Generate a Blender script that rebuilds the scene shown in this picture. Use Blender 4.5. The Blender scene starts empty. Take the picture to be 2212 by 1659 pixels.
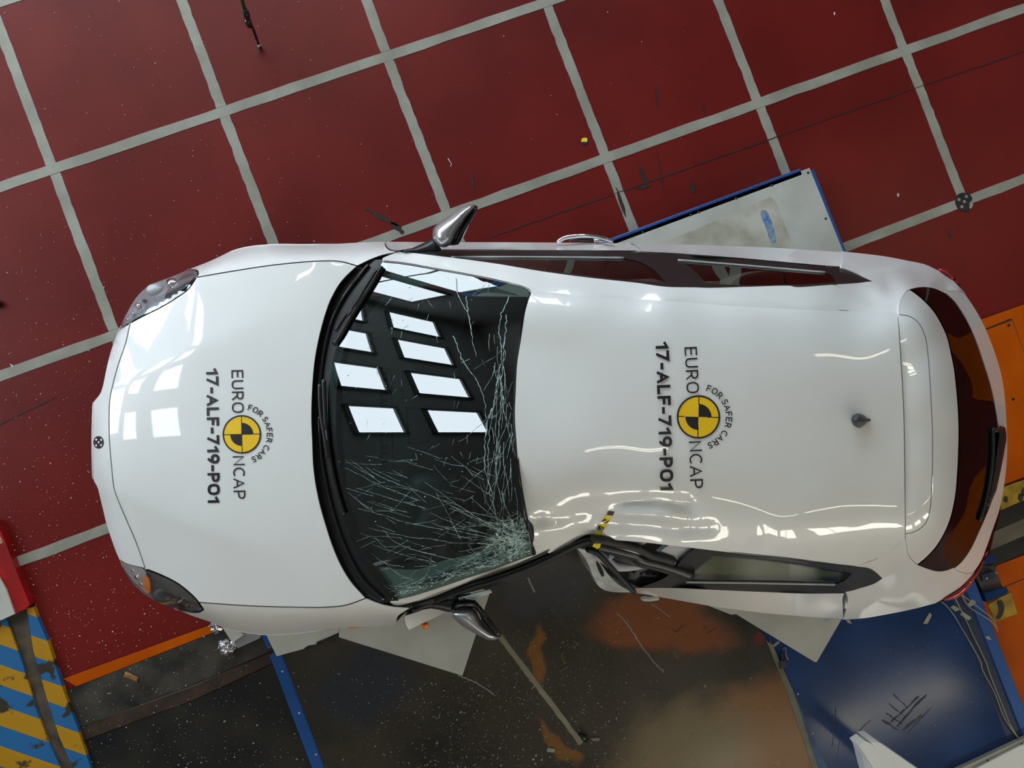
import bpy, math, random
import numpy as np
from mathutils import Vector, Matrix
from mathutils.geometry import delaunay_2d_cdt
random.seed(7)
rng = np.random.default_rng(11)
S = bpy.context.scene
COL = S.collection

# ------------------------------------------------------------------ camera
FPX, IW, IH = 1620.0, 2212.0, 1659.0
CAM = np.array([1.63348, -2.11371, 4.35069])
ROT = np.array([[0.93094921, 0.3557621, -0.08226118],
                [-0.35796963, 0.93363771, -0.01335537],
                [0.07205081, 0.04188017, 0.99652132]])
cd = bpy.data.cameras.new('camera')
cam = bpy.data.objects.new('camera', cd)
COL.objects.link(cam)
M4 = Matrix([list(ROT[i]) + [CAM[i]] for i in range(3)] + [[0, 0, 0, 1]])
cam.matrix_world = M4
cd.sensor_fit = 'HORIZONTAL'
cd.sensor_width = 36.0
cd.lens = FPX / IW * 36.0
cd.clip_start = 0.05
S.camera = cam
S.view_settings.view_transform = 'Standard'
S.view_settings.look = 'None'
S.view_settings.gamma = 1.0
S.view_settings.use_curve_mapping = False
S.view_settings.exposure = 0.0
# ------------------------------------------------------------------ light
WIN_L = 10.8        # daylight behind the hall's windows, added fill ones included
TUBE_L = 20.0      # fluorescent tubes
w = bpy.data.worlds.new('hall_air'); S.world = w
w.use_nodes = True
w.node_tree.nodes['Background'].inputs[0].default_value = (0.75, 0.85, 1.0, 1)
w.node_tree.nodes['Background'].inputs[1].default_value = 0.3
def area(name, loc, target, sx, sy, power, col):
    l = bpy.data.lights.new(name, 'AREA'); l.shape = 'RECTANGLE'; l.size = sx; l.size_y = sy
    l.energy = power; l.color = col
    o = bpy.data.objects.new(name, l); COL.objects.link(o)
    o.location = loc
    o.rotation_euler = (Vector(target) - Vector(loc)).to_track_quat('-Z', 'Y').to_euler()
    return o

# ------------------------------------------------------------------ helpers
def ray(px, py):
    px = np.asarray(px, float); py = np.asarray(py, float)
    d = np.stack([px - IW / 2, -(py - IH / 2), np.full_like(px, -FPX)], -1)
    return d @ ROT.T
def P(px, py, z):
    """World point of the surface of height z seen along one sight line."""
    d = ray(px, py)
    t = (np.asarray(z, float) - CAM[2]) / d[..., 2]
    p = CAM + d * t[..., None]
    return p
def c(ox, oy, sc, *pts):
    return [(ox + x * sc, oy + y * sc) for x, y in pts]
K = 740 / 2212.0
def cA(*p): return c(160, 480, K, *p)
def cB(*p): return c(160, 850, K, *p)
def c2(*p): return c(740, 0, K, *p)
def c3(*p): return c(1472, 0, K, *p)
def c5(*p): return c(640, 480, K, *p)
def cC(*p): return c(640, 850, K, *p)
def c6(*p): return c(1100, 480, K, *p)
def c6b(*p): return c(1100, 950, K, *p)
def c7(*p): return c(1472, 480, K, *p)
def c7b(*p): return c(1472, 900, K, *p)
def c5b(*p): return c(1472, 1104, K, *p)
def cL(*p): return c(0, 1104, K, *p)
def cP(*p): return c(400, 1104, K, *p)
def cR(*p): return c(1180, 1560, 160 / 2212., *p)
def cM(*p): return c(840, 1280, 260 / 2212., *p)
def cF(*p): return c(420, 1320, 240 / 2212., *p)
def cU(*p): return c(900, 430, 160 / 2212., *p)
K3 = 300 / 2212.0
def d1(*p): return c(660, 520, K3, *p)
def d6(*p): return c(1100, 1080, K3, *p)
def d7(*p): return c(1380, 1080, K3, *p)
K4 = 312 / 2212.0
def r2(*p): return c(1900, 600, K4, *p)
def r3(*p): return c(1900, 830, K4, *p)
def r4(*p): return c(1900, 1050, K4, *p)
def r5(*p): return c(1900, 1200, K4, *p)

def sm(pts, step=9.0):
    """Catmull-Rom through pts, evenly resampled (open curve)."""
    p = np.array(pts, float)
    if len(p) == 2:
        dense = np.linspace(p[0], p[1], 50)
    else:
        e = np.vstack([2 * p[0] - p[1], p, 2 * p[-1] - p[-2]])
        out = []
        for i in range(1, len(e) - 2):
            p0, p1, p2, p3 = e[i - 1:i + 3]
            # centripetal-like parametrisation keeps tight corners clean
            t0 = 0; t1 = t0 + max(np.linalg.norm(p1 - p0), 1e-6) ** .5
            t2 = t1 + max(np.linalg.norm(p2 - p1), 1e-6) ** .5
            t3 = t2 + max(np.linalg.norm(p3 - p2), 1e-6) ** .5
            t = np.linspace(t1, t2, 24, endpoint=False)[:, None]
            A1 = (t1 - t) / (t1 - t0) * p0 + (t - t0) / (t1 - t0) * p1
            A2 = (t2 - t) / (t2 - t1) * p1 + (t - t1) / (t2 - t1) * p2
            A3 = (t3 - t) / (t3 - t2) * p2 + (t - t2) / (t3 - t2) * p3
            B1 = (t2 - t) / (t2 - t0) * A1 + (t - t0) / (t2 - t0) * A2
            B2 = (t3 - t) / (t3 - t1) * A2 + (t - t1) / (t3 - t1) * A3
            out.append((t2 - t) / (t2 - t1) * B1 + (t - t1) / (t2 - t1) * B2)
        dense = np.vstack(out + [p[-1:]])
    seg = np.r_[0, np.cumsum(np.linalg.norm(np.diff(dense, axis=0), axis=1))]
    n = max(2, int(round(seg[-1] / step)) + 1)
    s = np.linspace(0, seg[-1], n)
    return np.stack([np.interp(s, seg, dense[:, k]) for k in range(dense.shape[1])], -1)
def lin(pts, step=9.0):
    """Straight segments, resampled, corners kept."""
    out = []
    p = np.array(pts, float)
    for a, b in zip(p[:-1], p[1:]):
        n = max(1, int(round(np.linalg.norm((b - a)[:2]) / step)))
        for k in range(n):
            out.append(a + (b - a) * k / n)
    out.append(p[-1])
    return np.array(out)
def join(*curves):
    """Closed polygon out of consecutive open curves (shared end points merged)."""
    out = []
    for q in curves:
        for x in np.asarray(q):
            if not out or np.hypot(*(out[-1] - x)) > 0.8:
                out.append(np.array(x, float))
    if np.hypot(*(out[0] - out[-1])) < 0.8:
        out.pop()
    return np.array(out)
def closed(pts, step=9.0, smooth=True):
    pts = list(pts)
    if not smooth:
        return join(lin(pts + [pts[0]], step))
    q = sm(pts[-2:] + pts + pts[:3], 2.0)
    a = np.array(pts[0]); i0 = np.argmin(np.hypot(*(q[:len(q) // 2] - a).T))
    i1 = len(q) // 2 + np.argmin(np.hypot(*(q[len(q) // 2:] - a).T))
    return join(sm(q[i0:i1 + 1:2] if i1 - i0 > 8 else q[i0:i1 + 1], step))
def rev(q): return np.asarray(q)[::-1]
def poly_inset(p, g):
    p = np.asarray(p, float)
    area2 = np.sum(p[:, 0] * np.roll(p[:, 1], -1) - np.roll(p[:, 0], -1) * p[:, 1])
    s = 1 if area2 > 0 else -1
    e = np.roll(p, -1, 0) - p
    L = np.maximum(np.hypot(e[:, 0], e[:, 1]), 1e-9)
    n = np.stack([-e[:, 1], e[:, 0]], -1) / L[:, None] * s
    m = n + np.roll(n, 1, 0)
    q = np.maximum((m * m).sum(1), 0.5)
    return p + m * (2 * g / q)[:, None]
def inside(pts, poly):
    x, y = pts[:, 0], pts[:, 1]
    r = np.zeros(len(pts), bool)
    a = poly; b = np.roll(poly, -1, 0)
    for (x0, y0), (x1, y1) in zip(a, b):
        if y0 == y1: continue
        cnd = ((y0 > y) != (y1 > y)) & (x < (x1 - x0) * (y - y0) / (y1 - y0) + x0)
        r ^= cnd
    return r
def dist_poly(pts, poly, closed_=True):
    a = poly if closed_ else poly[:-1]
    b = np.roll(poly, -1, 0) if closed_ else poly[1:]
    d = np.full(len(pts), 1e9)
    for p0, p1 in zip(a, b):
        e = p1 - p0; L = max(e @ e, 1e-12)
        t = np.clip(((pts - p0) @ e) / L, 0, 1)
        d = np.minimum(d, np.hypot(*(pts - p0 - t[:, None] * e).T))
    return d
def cdt(poly, sp, holes=()):
    poly = np.asarray(poly, float)
    lo, hi = poly.min(0), poly.max(0)
    gx = np.arange(lo[0], hi[0], sp); gy = np.arange(lo[1], hi[1], sp * .866)
    if len(gx) and len(gy):
        X, Y = np.meshgrid(gx, gy); X = X + (np.arange(len(gy)) % 2)[:, None] * sp / 2
        g = np.stack([X.ravel(), Y.ravel()], -1)
        ok = inside(g, poly) & (dist_poly(g, poly) > sp * .6)
        for h in holes:
            ok &= ~inside(g, h) & (dist_poly(g, h) > sp * .6)
        g = g[ok]
    else:
        g = np.zeros((0, 2))
    loops = [poly] + [np.asarray(h, float) for h in holes]
    V = np.vstack(loops + [g]); E = []; o = 0
    for l in loops:
        E += [(o + i, o + (i + 1) % len(l)) for i in range(len(l))]; o += len(l)
    r = delaunay_2d_cdt([Vector(v) for v in V], E, [], 0, 1e-4)
    v = np.array([tuple(x) for x in r[0]]); f = np.array([x for x in r[2] if len(x) == 3])
    cen = v[f].mean(1)
    ok = inside(cen, poly)
    for h in holes: ok &= ~inside(cen, np.asarray(h, float))
    a = v[f]
    ar = np.abs((a[:, 1, 0] - a[:, 0, 0]) * (a[:, 2, 1] - a[:, 0, 1]) - (a[:, 2, 0] - a[:, 0, 0]) * (a[:, 1, 1] - a[:, 0, 1]))
    return v, f[ok & (ar > 1e-4)]
def bedges(f):
    from collections import Counter
    cnt = Counter(); dirn = {}
    for t in f:
        for a, b in ((t[0], t[1]), (t[1], t[2]), (t[2], t[0])):
            k = (min(a, b), max(a, b)); cnt[k] += 1; dirn[k] = (a, b)
    return [dirn[k] for k, n in cnt.items() if n == 1]

def link(name, me, mat, parent=None, smooth=True):
    o = bpy.data.objects.new(name, me)
    COL.objects.link(o)
    if mat is not None:
        for m in (mat if isinstance(mat, (list, tuple)) else [mat]): me.materials.append(m)
    if smooth:
        me.polygons.foreach_set('use_smooth', [True] * len(me.polygons))
    if parent is not None:
        o.parent = parent
    return o
def wloc(o):
    l = Vector((0, 0, 0))
    while o is not None:
        l = l + o.location; o = o.parent
    return l
def mesh(name, verts, faces, mat, parent=None, smooth=True, mi=None):
    """Mesh from world-space vertices. A top-level one gets its origin at its base; a child uses its parent's."""
    v = np.asarray(verts, float)
    if parent is None:
        b = (v.min(0) + v.max(0)) / 2; b[2] = v[:, 2].min()
    else:
        b = np.array(wloc(parent))
    me = bpy.data.meshes.new(name)
    me.from_pydata((v - b).tolist(), [], [tuple(int(i) for i in f) for f in faces])
    me.update()
    o = link(name, me, mat, parent, smooth)
    if parent is None: o.location = b
    if mi is not None: me.polygons.foreach_set('material_index', mi)
    return o
def empty(name, loc, label, cat, group=None):
    o = bpy.data.objects.new(name, None); COL.objects.link(o)
    o.location = loc; o.empty_display_size = .1
    return tag(o, label, cat, group)
def tag(o, label=None, cat=None, group=None, kind=None):
    if label: o['label'] = label
    if cat: o['category'] = cat
    if group: o['group'] = group
    if kind: o['kind'] = kind
    return o
OUTL = None
def panel(name, poly, zf, mat, parent=None, sp=13, inset=1.3, flange=.014, skirt=False, holes=(), outl=None, raw=False):
    """Sheet-metal panel: outline poly on the plan, lifted to the height field zf, edges folded down."""
    poly = np.asarray(poly, float)
    q = poly_inset(poly, inset) if inset else poly
    v, f = cdt(q, sp, holes)
    z = zf(v[:, 0], v[:, 1])
    W = P(v[:, 0], v[:, 1], z)
    a = W[f]
    nz = np.cross(a[:, 1] - a[:, 0], a[:, 2] - a[:, 0])[:, 2]
    f = f.copy(); f[nz < 0] = f[nz < 0][:, ::-1]
    verts = list(W); faces = [tuple(t) for t in f]
    be = bedges(f)
    if flange or skirt:
        bv = sorted({i for e in be for i in e})
        onout = np.zeros(len(bv), bool)
        if skirt:
            onout = dist_poly(v[bv], OUTL) < 4.5
        cenw = W.mean(0)
        idx = {}
        nb = {}
        for (a_, b_) in be:
            nb.setdefault(a_, []).append(b_); nb.setdefault(b_, []).append(a_)
        for k, i in enumerate(bv):
            w0 = W[i]
            col = [len(verts)]; verts.append(w0)
            if onout[k]:
                t = W[nb[i][0]] - W[nb[i][-1]] if len(nb[i]) > 1 else W[nb[i][0]] - w0
                n = np.array([t[1], -t[0], 0]); n /= max(np.linalg.norm(n), 1e-9)
                if n @ (w0 - CARC) < 0: n = -n
                zb = skirt_bottom(w0)
                hgt = max(w0[2] - zb, .02)
                for fr, off in ((.12, .004), (.35, .004), (.65, -.012), (.9, -.04), (1.0, -.075)):
                    col.append(len(verts)); verts.append(w0 + n * off + np.array([0, 0, -hgt * fr]))
            else:
                dz = flange if flange else .01
                for fr in (.2, .4, .6, .8, 1.0):
                    col.append(len(verts)); verts.append(w0 + np.array([0, 0, -dz * fr]))
            idx[i] = col
        for (a_, b_) in be:
            A, B = idx[a_], idx[b_]
            for k in range(5):
                faces.append((B[k], A[k], A[k + 1], B[k + 1]))
    if raw: return np.array(verts), faces
    return mesh(name, verts, faces, mat, parent)
def prism(name, poly, z0, z1, mat, parent=None, smooth=False, sp=1e9, bev=0):
    """Upright prism whose top outline is seen at height z1."""
    poly = np.asarray(poly, float)
    v, f = cdt(poly, sp)
    T = P(v[:, 0], v[:, 1], np.full(len(v), z1)); n = len(v)
    a = T[f]; nz = np.cross(a[:, 1] - a[:, 0], a[:, 2] - a[:, 0])[:, 2]
    f = f.copy(); f[nz < 0] = f[nz < 0][:, ::-1]
    B = T.copy(); B[:, 2] = z0
    F = [tuple(t) for t in f] + [tuple(n + i for i in t[::-1]) for t in f]
    for a_, b_ in bedges(f): F.append((b_, a_, a_ + n, b_ + n))
    return mesh(name, np.vstack([T, B]), F, mat, parent, smooth)
def blob(name, poly, z0, up, dn, mat, parent=None, sp=5, power=.5, tilt=None, raw=False):
    """Closed rounded body over an outline."""
    poly = np.asarray(poly, float)
    v, f = cdt(poly, sp)
    d = dist_poly(v, poly); dm = d.max()
    h = (1 - (1 - d / dm) ** 2) ** power
    zz = np.full(len(v), z0) if tilt is None else tilt(v[:, 0], v[:, 1])
    C0 = P(v[:, 0], v[:, 1], zz)
    T = P(v[:, 0], v[:, 1], zz + h * up)
    a = C0[f]; nz = np.cross(a[:, 1] - a[:, 0], a[:, 2] - a[:, 0])[:, 2]
    f = f.copy(); f[nz < 0] = f[nz < 0][:, ::-1]
    B = C0.copy(); B[:, 2] -= h * dn
    n = len(v)
    be = {i for e in bedges(f) for i in e}
    F = [tuple(t) for t in f]
    mp = lambda i: int(i) if i in be else int(i) + n
    F += [tuple(mp(i) for i in t[::-1]) for t in f]
    return mesh(name, np.vstack([T, B]), F, mat, parent)
def tube_w(name, W, r, mat, parent=None, seg=8, cap=True, raw=False, flat=1.0):
    """Tube along world points."""
    W = np.asarray(W, float); n = len(W)
    r = np.broadcast_to(np.asarray(r, float), (n,))
    V = []; F = []
    up = np.array([0, 0, 1.])
    for i in range(n):
        t = W[min(i + 1, n - 1)] - W[max(i - 1, 0)]; t /= max(np.linalg.norm(t), 1e-9)
        u = up if abs(t[2]) < .9 else np.array([1., 0, 0])
        s = np.cross(t, u); s /= np.linalg.norm(s); b = np.cross(s, t)
        for k in range(seg):
            a = 2 * math.pi * k / seg
            V.append(W[i] + r[i] * (math.cos(a) * s + flat * math.sin(a) * b))
    for i in range(n - 1):
        for k in range(seg):
            k2 = (k + 1) % seg
            F.append((i * seg + k, i * seg + k2, (i + 1) * seg + k2, (i + 1) * seg + k))
    if cap:
        F.append(tuple(range(seg))[::-1]); F.append(tuple((n - 1) * seg + k for k in range(seg)))
    if raw: return V, F
    return mesh(name, V, F, mat, parent)
def tube(name, pts, zf, r, mat, parent=None, seg=8, step=8, flat=1.0, curve=True):
    """Tube along plan points; zf: height field, number or list of heights."""
    p = np.array(pts, float)
    if callable(zf):
        q = sm(p, step) if curve else lin(p, step); z = zf(q[:, 0], q[:, 1])
    else:
        z = np.broadcast_to(np.asarray(zf, float), (len(p),))
        q3 = np.column_stack([p, z * 300])
        q3 = sm(q3, step) if curve else lin(q3, step)
        q, z = q3[:, :2], q3[:, 2] / 300
    return tube_w(name, P(q[:, 0], q[:, 1], z), r, mat, parent, seg, flat=flat)
def box(name, lo, hi, mat, parent=None, bev=0.0, smooth=False):
    lo = np.array(lo, float); hi = np.array(hi, float)
    v = np.array([[(lo, hi)[i >> k & 1][k] for k in range(3)] for i in range(8)])
    F = [(0, 2, 3, 1), (4, 5, 7, 6), (0, 1, 5, 4), (2, 6, 7, 3), (0, 4, 6, 2), (1, 3, 7, 5)]
    o = mesh(name, v, F, mat, parent, smooth)
    if bev:
        m = o.modifiers.new('bevel', 'BEVEL'); m.width = bev; m.segments = 2
    return o
def lathe(prof, seg=24):
    V = []; F = []
    n = len(prof)
    for k in range(seg):
        a = 2 * math.pi * k / seg
        for r, h in prof: V.append((r * math.cos(a), r * math.sin(a), h))
    for k in range(seg):
        k2 = (k + 1) % seg
        for i in range(n - 1):
            F.append((k * n + i, k2 * n + i, k2 * n + i + 1, k * n + i + 1))
    return np.array(V), F
def disc_px(cx, cy, r, n=32, ax=1.0):
    a = np.linspace(0, 2 * math.pi, n, endpoint=False)
    return np.stack([cx + r * np.cos(a), cy + r * ax * np.sin(a)], -1)

class TPS:
    """Thin-plate height field: smooth polynomial trend plus a lightly damped spline of what is left."""
    def __init__(s, pts, lam=1e-4, deg=1):
        p = np.array([q[:3] for q in pts], float); s.deg = deg
        wt = np.array([q[3] if len(q) > 3 else 1.0 for q in pts], float)
        s.c = p[:, :2].mean(0); s.p = p[:, :2] / 400.0; z = p[:, 2]
        Qp = s.mono(p[:, :2]); s.pc = np.linalg.lstsq(Qp, z, rcond=None)[0]
        z = z - Qp @ s.pc
        n = len(p); Kk = s.k(s.p, s.p) + np.diag(lam * wt)
        Q = np.column_stack([np.ones(n), s.p])
        A = np.block([[Kk, Q], [Q.T, np.zeros((3, 3))]])
        sol = np.linalg.solve(A, np.r_[z, 0, 0, 0]); s.w = sol[:n]; s.a = sol[n:]
    def mono(s, q):
        u = (q - s.c) / 400.0
        return np.stack([u[:, 0] ** i * u[:, 1] ** j for i in range(s.deg + 1) for j in range(s.deg + 1 - i)], -1)
    def k(s, a, b):
        d2 = ((a[:, None] - b[None]) ** 2).sum(-1)
        return np.where(d2 > 1e-12, .5 * d2 * np.log(np.maximum(d2, 1e-12)), 0)
    def __call__(s, x, y):
        q0 = np.stack([np.ravel(x), np.ravel(y)], -1).astype(float); q = q0 / 400.0
        r = s.k(q, s.p) @ s.w + s.a[0] + q @ s.a[1:] + s.mono(q0) @ s.pc
        return r.reshape(np.shape(x))

# ------------------------------------------------------------------ materials
def nt(m):
    m.use_nodes = True
    return m.node_tree, m.node_tree.nodes['Principled BSDF']
def pm(name, col, rough=.5, metal=0.0, var=.12, scale=9.0, bump=0.0, coat=0.0, spec=.5, dark=None, detail=4, rvar=0.0):
    """Procedural material: base colour broken up by noise."""
    m = bpy.data.materials.new(name); t, b = nt(m); N = t.nodes; L = t.links
    tc = N.new('ShaderNodeTexCoord'); no = N.new('ShaderNodeTexNoise')
    no.inputs['Scale'].default_value = scale; no.inputs['Detail'].default_value = detail
    L.new(tc.outputs['Object'], no.inputs['Vector'])
    rp = N.new('ShaderNodeValToRGB'); e = rp.color_ramp.elements
    d = dark if dark else tuple(x * (1 - var) for x in col)
    e[0].position = .35; e[0].color = (*d, 1); e[1].position = .65
    e[1].color = (*[min(1, x * (1 + var * .5)) for x in col], 1)
    L.new(no.outputs['Fac'], rp.inputs['Fac']); L.new(rp.outputs['Color'], b.inputs['Base Color'])
    b.inputs['Roughness'].default_value = rough; b.inputs['Metallic'].default_value = metal
    b.inputs['Specular IOR Level'].default_value = spec
    if coat:
        b.inputs['Coat Weight'].default_value = coat; b.inputs['Coat Roughness'].default_value = .03
    if rvar:
        mr = N.new('ShaderNodeMapRange'); mr.inputs[3].default_value = max(.02, rough - rvar); mr.inputs[4].default_value = rough + rvar
        L.new(no.outputs['Fac'], mr.inputs[0]); L.new(mr.outputs[0], b.inputs['Roughness'])
    if bump:
        bp = N.new('ShaderNodeBump'); bp.inputs['Strength'].default_value = bump; bp.inputs['Distance'].default_value = .01
        L.new(no.outputs['Fac'], bp.inputs['Height']); L.new(bp.outputs['Normal'], b.inputs['Normal'])
    return m
def emit(name, col, s):
    m = bpy.data.materials.new(name); m.use_nodes = True; t = m.node_tree; t.nodes.clear()
    e = t.nodes.new('ShaderNodeEmission'); o = t.nodes.new('ShaderNodeOutputMaterial')
    e.inputs[0].default_value = (*col, 1); e.inputs[1].default_value = s
    t.links.new(e.outputs[0], o.inputs[0]); return m
def glass(name, tint, f0=.08, rough=0.0, edge=.85):
    """Thin pane: tinted see-through plus mirror reflection rising towards grazing angles."""
    m = bpy.data.materials.new(name); m.use_nodes = True; t = m.node_tree; t.nodes.clear(); N = t.nodes; L = t.links
    tr = N.new('ShaderNodeBsdfTransparent'); tr.inputs[0].default_value = (*tint, 1)
    g = N.new('ShaderNodeBsdfGlossy'); g.inputs['Roughness'].default_value = rough; g.inputs[0].default_value = (1, 1, 1, 1)
    lw = N.new('ShaderNodeLayerWeight'); lw.inputs[0].default_value = .5
    pw = N.new('ShaderNodeMath'); pw.operation = 'POWER'; pw.inputs[1].default_value = 5; L.new(lw.outputs['Facing'], pw.inputs[0])
    ma = N.new('ShaderNodeMath'); ma.operation = 'MULTIPLY_ADD'; ma.inputs[1].default_value = edge; ma.inputs[2].default_value = f0
    L.new(pw.outputs[0], ma.inputs[0])
    mx = N.new('ShaderNodeMixShader'); L.new(ma.outputs[0], mx.inputs[0]); L.new(tr.outputs[0], mx.inputs[1]); L.new(g.outputs[0], mx.inputs[2])
    o = N.new('ShaderNodeOutputMaterial'); L.new(mx.outputs[0], o.inputs[0]); return m

white = pm('white_car_paint', (.78, .78, .77), .35, var=.015, scale=3, coat=1.0)
black_pl = pm('black_plastic', (.012, .012, .013), .35, var=.3, scale=40)
gloss_bl = pm('gloss_black_trim', (.014, .013, .015), .12, var=.1, scale=20, coat=.5)
rubber = pm('rubber', (.016, .016, .017), .6, var=.3, scale=30)
liner = pm('dark_liner', (.01, .01, .011), .8, var=.3, scale=20)
dashm = pm('dashboard_vinyl', (.045, .052, .05), .5, var=.15, scale=60, bump=.1)
seatm = pm('black_seat_cloth', (.02, .02, .022), .85, var=.3, scale=90, bump=.2)
greyin = pm('light_grey_lining', (.42, .44, .42), .7, var=.08, scale=25)
bag = pm('airbag_cloth', (.5, .51, .56), .8, var=.12, scale=14, bump=.3)
chrome = pm('chrome', (.8, .8, .82), .08, 1.0, var=.02)
silver = pm('satin_silver', (.62, .62, .65), .28, .8, var=.03)
foilm = pm('crumpled_foil', (.75, .75, .78), .22, 1.0, var=.2, scale=60, bump=.6)
alloy = pm('alloy_rim', (.45, .46, .48), .3, 1.0, var=.05)
redl = pm('red_lens', (.42, .006, .014), .12, var=.25, scale=40, coat=1)
amber = pm('amber_lens', (.9, .25, .03), .2, var=.1)
wsg = glass('windscreen_glass', (.34, .44, .41), .085)
sdg = glass('tinted_side_glass', (.20, .20, .19), .085)
rrg = glass('dark_rear_glass', (.05, .05, .045), .05, 0.0, .55)
lens = glass('clear_lens', (.93, .94, .95), .08)
ink = pm('black_ink', (.016, .012, .018), .35, var=.1, coat=.6)
yell = pm('yellow_print', (.92, .58, .010), .35, var=.05, coat=.6)
hazy = pm('hazard_yellow', (.92, .70, .02), .4, var=.1)

# ------------------------------------------------------------------ setting: floor
D = 0.12   # deck height of the trolley the car stands on
def g(z): return z + D
def red_floor():
    m = pm('red_floor_paint', (.138, .0085, .0065), .36, var=.22, scale=1.3, dark=(.108, .006, .005), coat=0.0, rvar=.05, spec=.32)
    t, b = m.node_tree, m.node_tree.nodes['Principled BSDF']
    b.inputs['Coat Roughness'].default_value = .25
    return m
redf = red_floor()
tapem = pm('grey_floor_tape', (.30, .295, .25), .5, var=.14, scale=5, dark=(.235, .228, .185))
RX0, RX1, RY0, RY1, RZ = -6.0, 12.0, -11.0, 7.6, 8.4
floor = tag(box('floor', (RX0, RY0, -.25), (RX1, RY1, 0), redf), kind='structure')
TH = .0015
def strip(name, poly, z, mat, parent, h=TH):
    """thin flat piece lying at height z (world XY polygon)"""
    p = np.array(poly, float); n = len(p)
    v = np.vstack([np.column_stack([p, np.full(n, z + h)]), np.column_stack([p, np.full(n, z)])])
    ar = np.sum(p[:, 0] * np.roll(p[:, 1], -1) - np.roll(p[:, 0], -1) * p[:, 1])
    F = [tuple(range(n)) if ar > 0 else tuple(range(n))[::-1]]
    for i in range(n):
        j = (i + 1) % n
        F.append((i, i + n, j + n, j) if ar > 0 else (j, j + n, i + n, i))
    return mesh(name, v, F, mat, parent, smooth=False)
def ragged(a, b, wd, amp=.0015, n=26):
    a = np.array(a, float); b = np.array(b, float); t = (b - a) / np.linalg.norm(b - a); s = np.array([-t[1], t[0]])
    u = np.linspace(0, 1, n)[:, None]
    e1 = a + (b - a) * u + s * (wd / 2 + rng.normal(0, amp, (n, 1)))
    e2 = a + (b - a) * u - s * (wd / 2 + rng.normal(0, amp, (n, 1)))
    return np.vstack([e1, e2[::-1]])
TW = .058
for i in range(-1, 9):      # lines running away from the deck
    for y0, y1 in ((3.0, 1.03), (1.03, .03), (-.03, -.97), (-1.03, -1.97), (-2.03, -2.55)):
        if i < 0 and y1 < 0: continue
        if y1 < -2: continue
        strip('floor_tape', ragged((i + rng.normal(0, .003), y0), (i + rng.normal(0, .003), y1), TW), .0002, tapem, floor)
for j in (2, 1, 0, -1, -2):     # lines along the hall
    strip('floor_tape', ragged((-.985 if j == -2 else -2.5, j), (9.5, j), TW, n=90), .0006, tapem, floor)
# joint of the floor plates, a hairline across the red paint
seamm = pm('floor_joint_dirt', (.02, .008, .008), .7, var=.3, scale=30)
def U2(px, py, z=0.0): return P(np.array([px]), np.array([py]), np.array([z]))[0][:2]
for a, b in (((1060, 512), (1330, 418)), ((1330, 418), (1672, 298)), ((1672, 298), (1985, 188)), ((1985, 188), (2230, 105)), ((-10, 921), (120, 858))):
    A, B = U2(*a), U2(*b)
    strip('floor_joint', ragged(A, B, .006, .0012, 16), .0014, seamm, floor, .0006)
scuff = pm('rubber_scuff', (.035, .016, .013), .5, var=.5, scale=25)
for pts, wd in (([(1417, 178), (1421, 235)], .012), ([(1380, 355), (1398, 400)], .025), ([(1372, 408), (1407, 400)], .02),
                ([(1420, 330), (1434, 425)], .008), ([(1493, 390), (1499, 418)], .03), ([(1019, 378), (1024, 415)], .01),
                ([(1513, 222), (1525, 248)], .012), ([(790, 450), (860, 488)], .03), ([(845, 480), (872, 505)], .035),
                ([(2049, 498), (2054, 512)], .03), ([(1330, 405), (1352, 470)], .02)):
    A, B = U2(*pts[0]), U2(*pts[1])
    q = ragged(A, B, wd, wd * .18, 9); k = len(q) // 2
    ctr = (A + B) / 2; tt = np.abs(((q - ctr) @ (B - A)) / ((B - A) @ (B - A))) * 2
    ax = ctr + ((q - ctr) @ (B - A))[:, None] / ((B - A) @ (B - A)) * (B - A)
    q = ax + (q - ax) * np.clip(1.25 - tt, .12, 1)[:, None]
    strip('scuff_mark', q, .0024, scuff, floor, .0004)

# hall shell
wallm = pm('hall_wall_paint', (.20, .21, .21), .8, var=.1, scale=.8)
ceilm = pm('hall_ceiling', (.17, .165, .15), .9, var=.15, scale=.6)
steelm = pm('grey_window_steel', (.03, .035, .035), .6, var=.15, scale=4)
tag(box('wall_left', (RX0 - .3, RY0, 0), (RX0, RY1, RZ), wallm), kind='structure')
tag(box('wall_right', (RX1, RY0, 0), (RX1 + .3, RY1, RZ), wallm), kind='structure')
tag(box('wall_back', (RX0 - .3, RY1, 0), (RX1 + .3, RY1 + .3, RZ), wallm), kind='structure')
tag(box('wall_front', (RX0 - .3, RY0 - .3, 0), (RX1 + .3, RY0, RZ), wallm), kind='structure')
tag(box('ceiling', (RX0 - .3, RY0 - .3, RZ), (RX1 + .3, RY1 + .3, RZ + .2), ceilm), kind='structure')
daym = emit('daylight_pane', (.80, .92, 1.0), WIN_L)
nwin = 0
warmm = emit('warm_fill_pane', (1.0, .95, .82), WIN_L * 1.1)  # warm panes for the added front-wall fill windows
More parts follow.
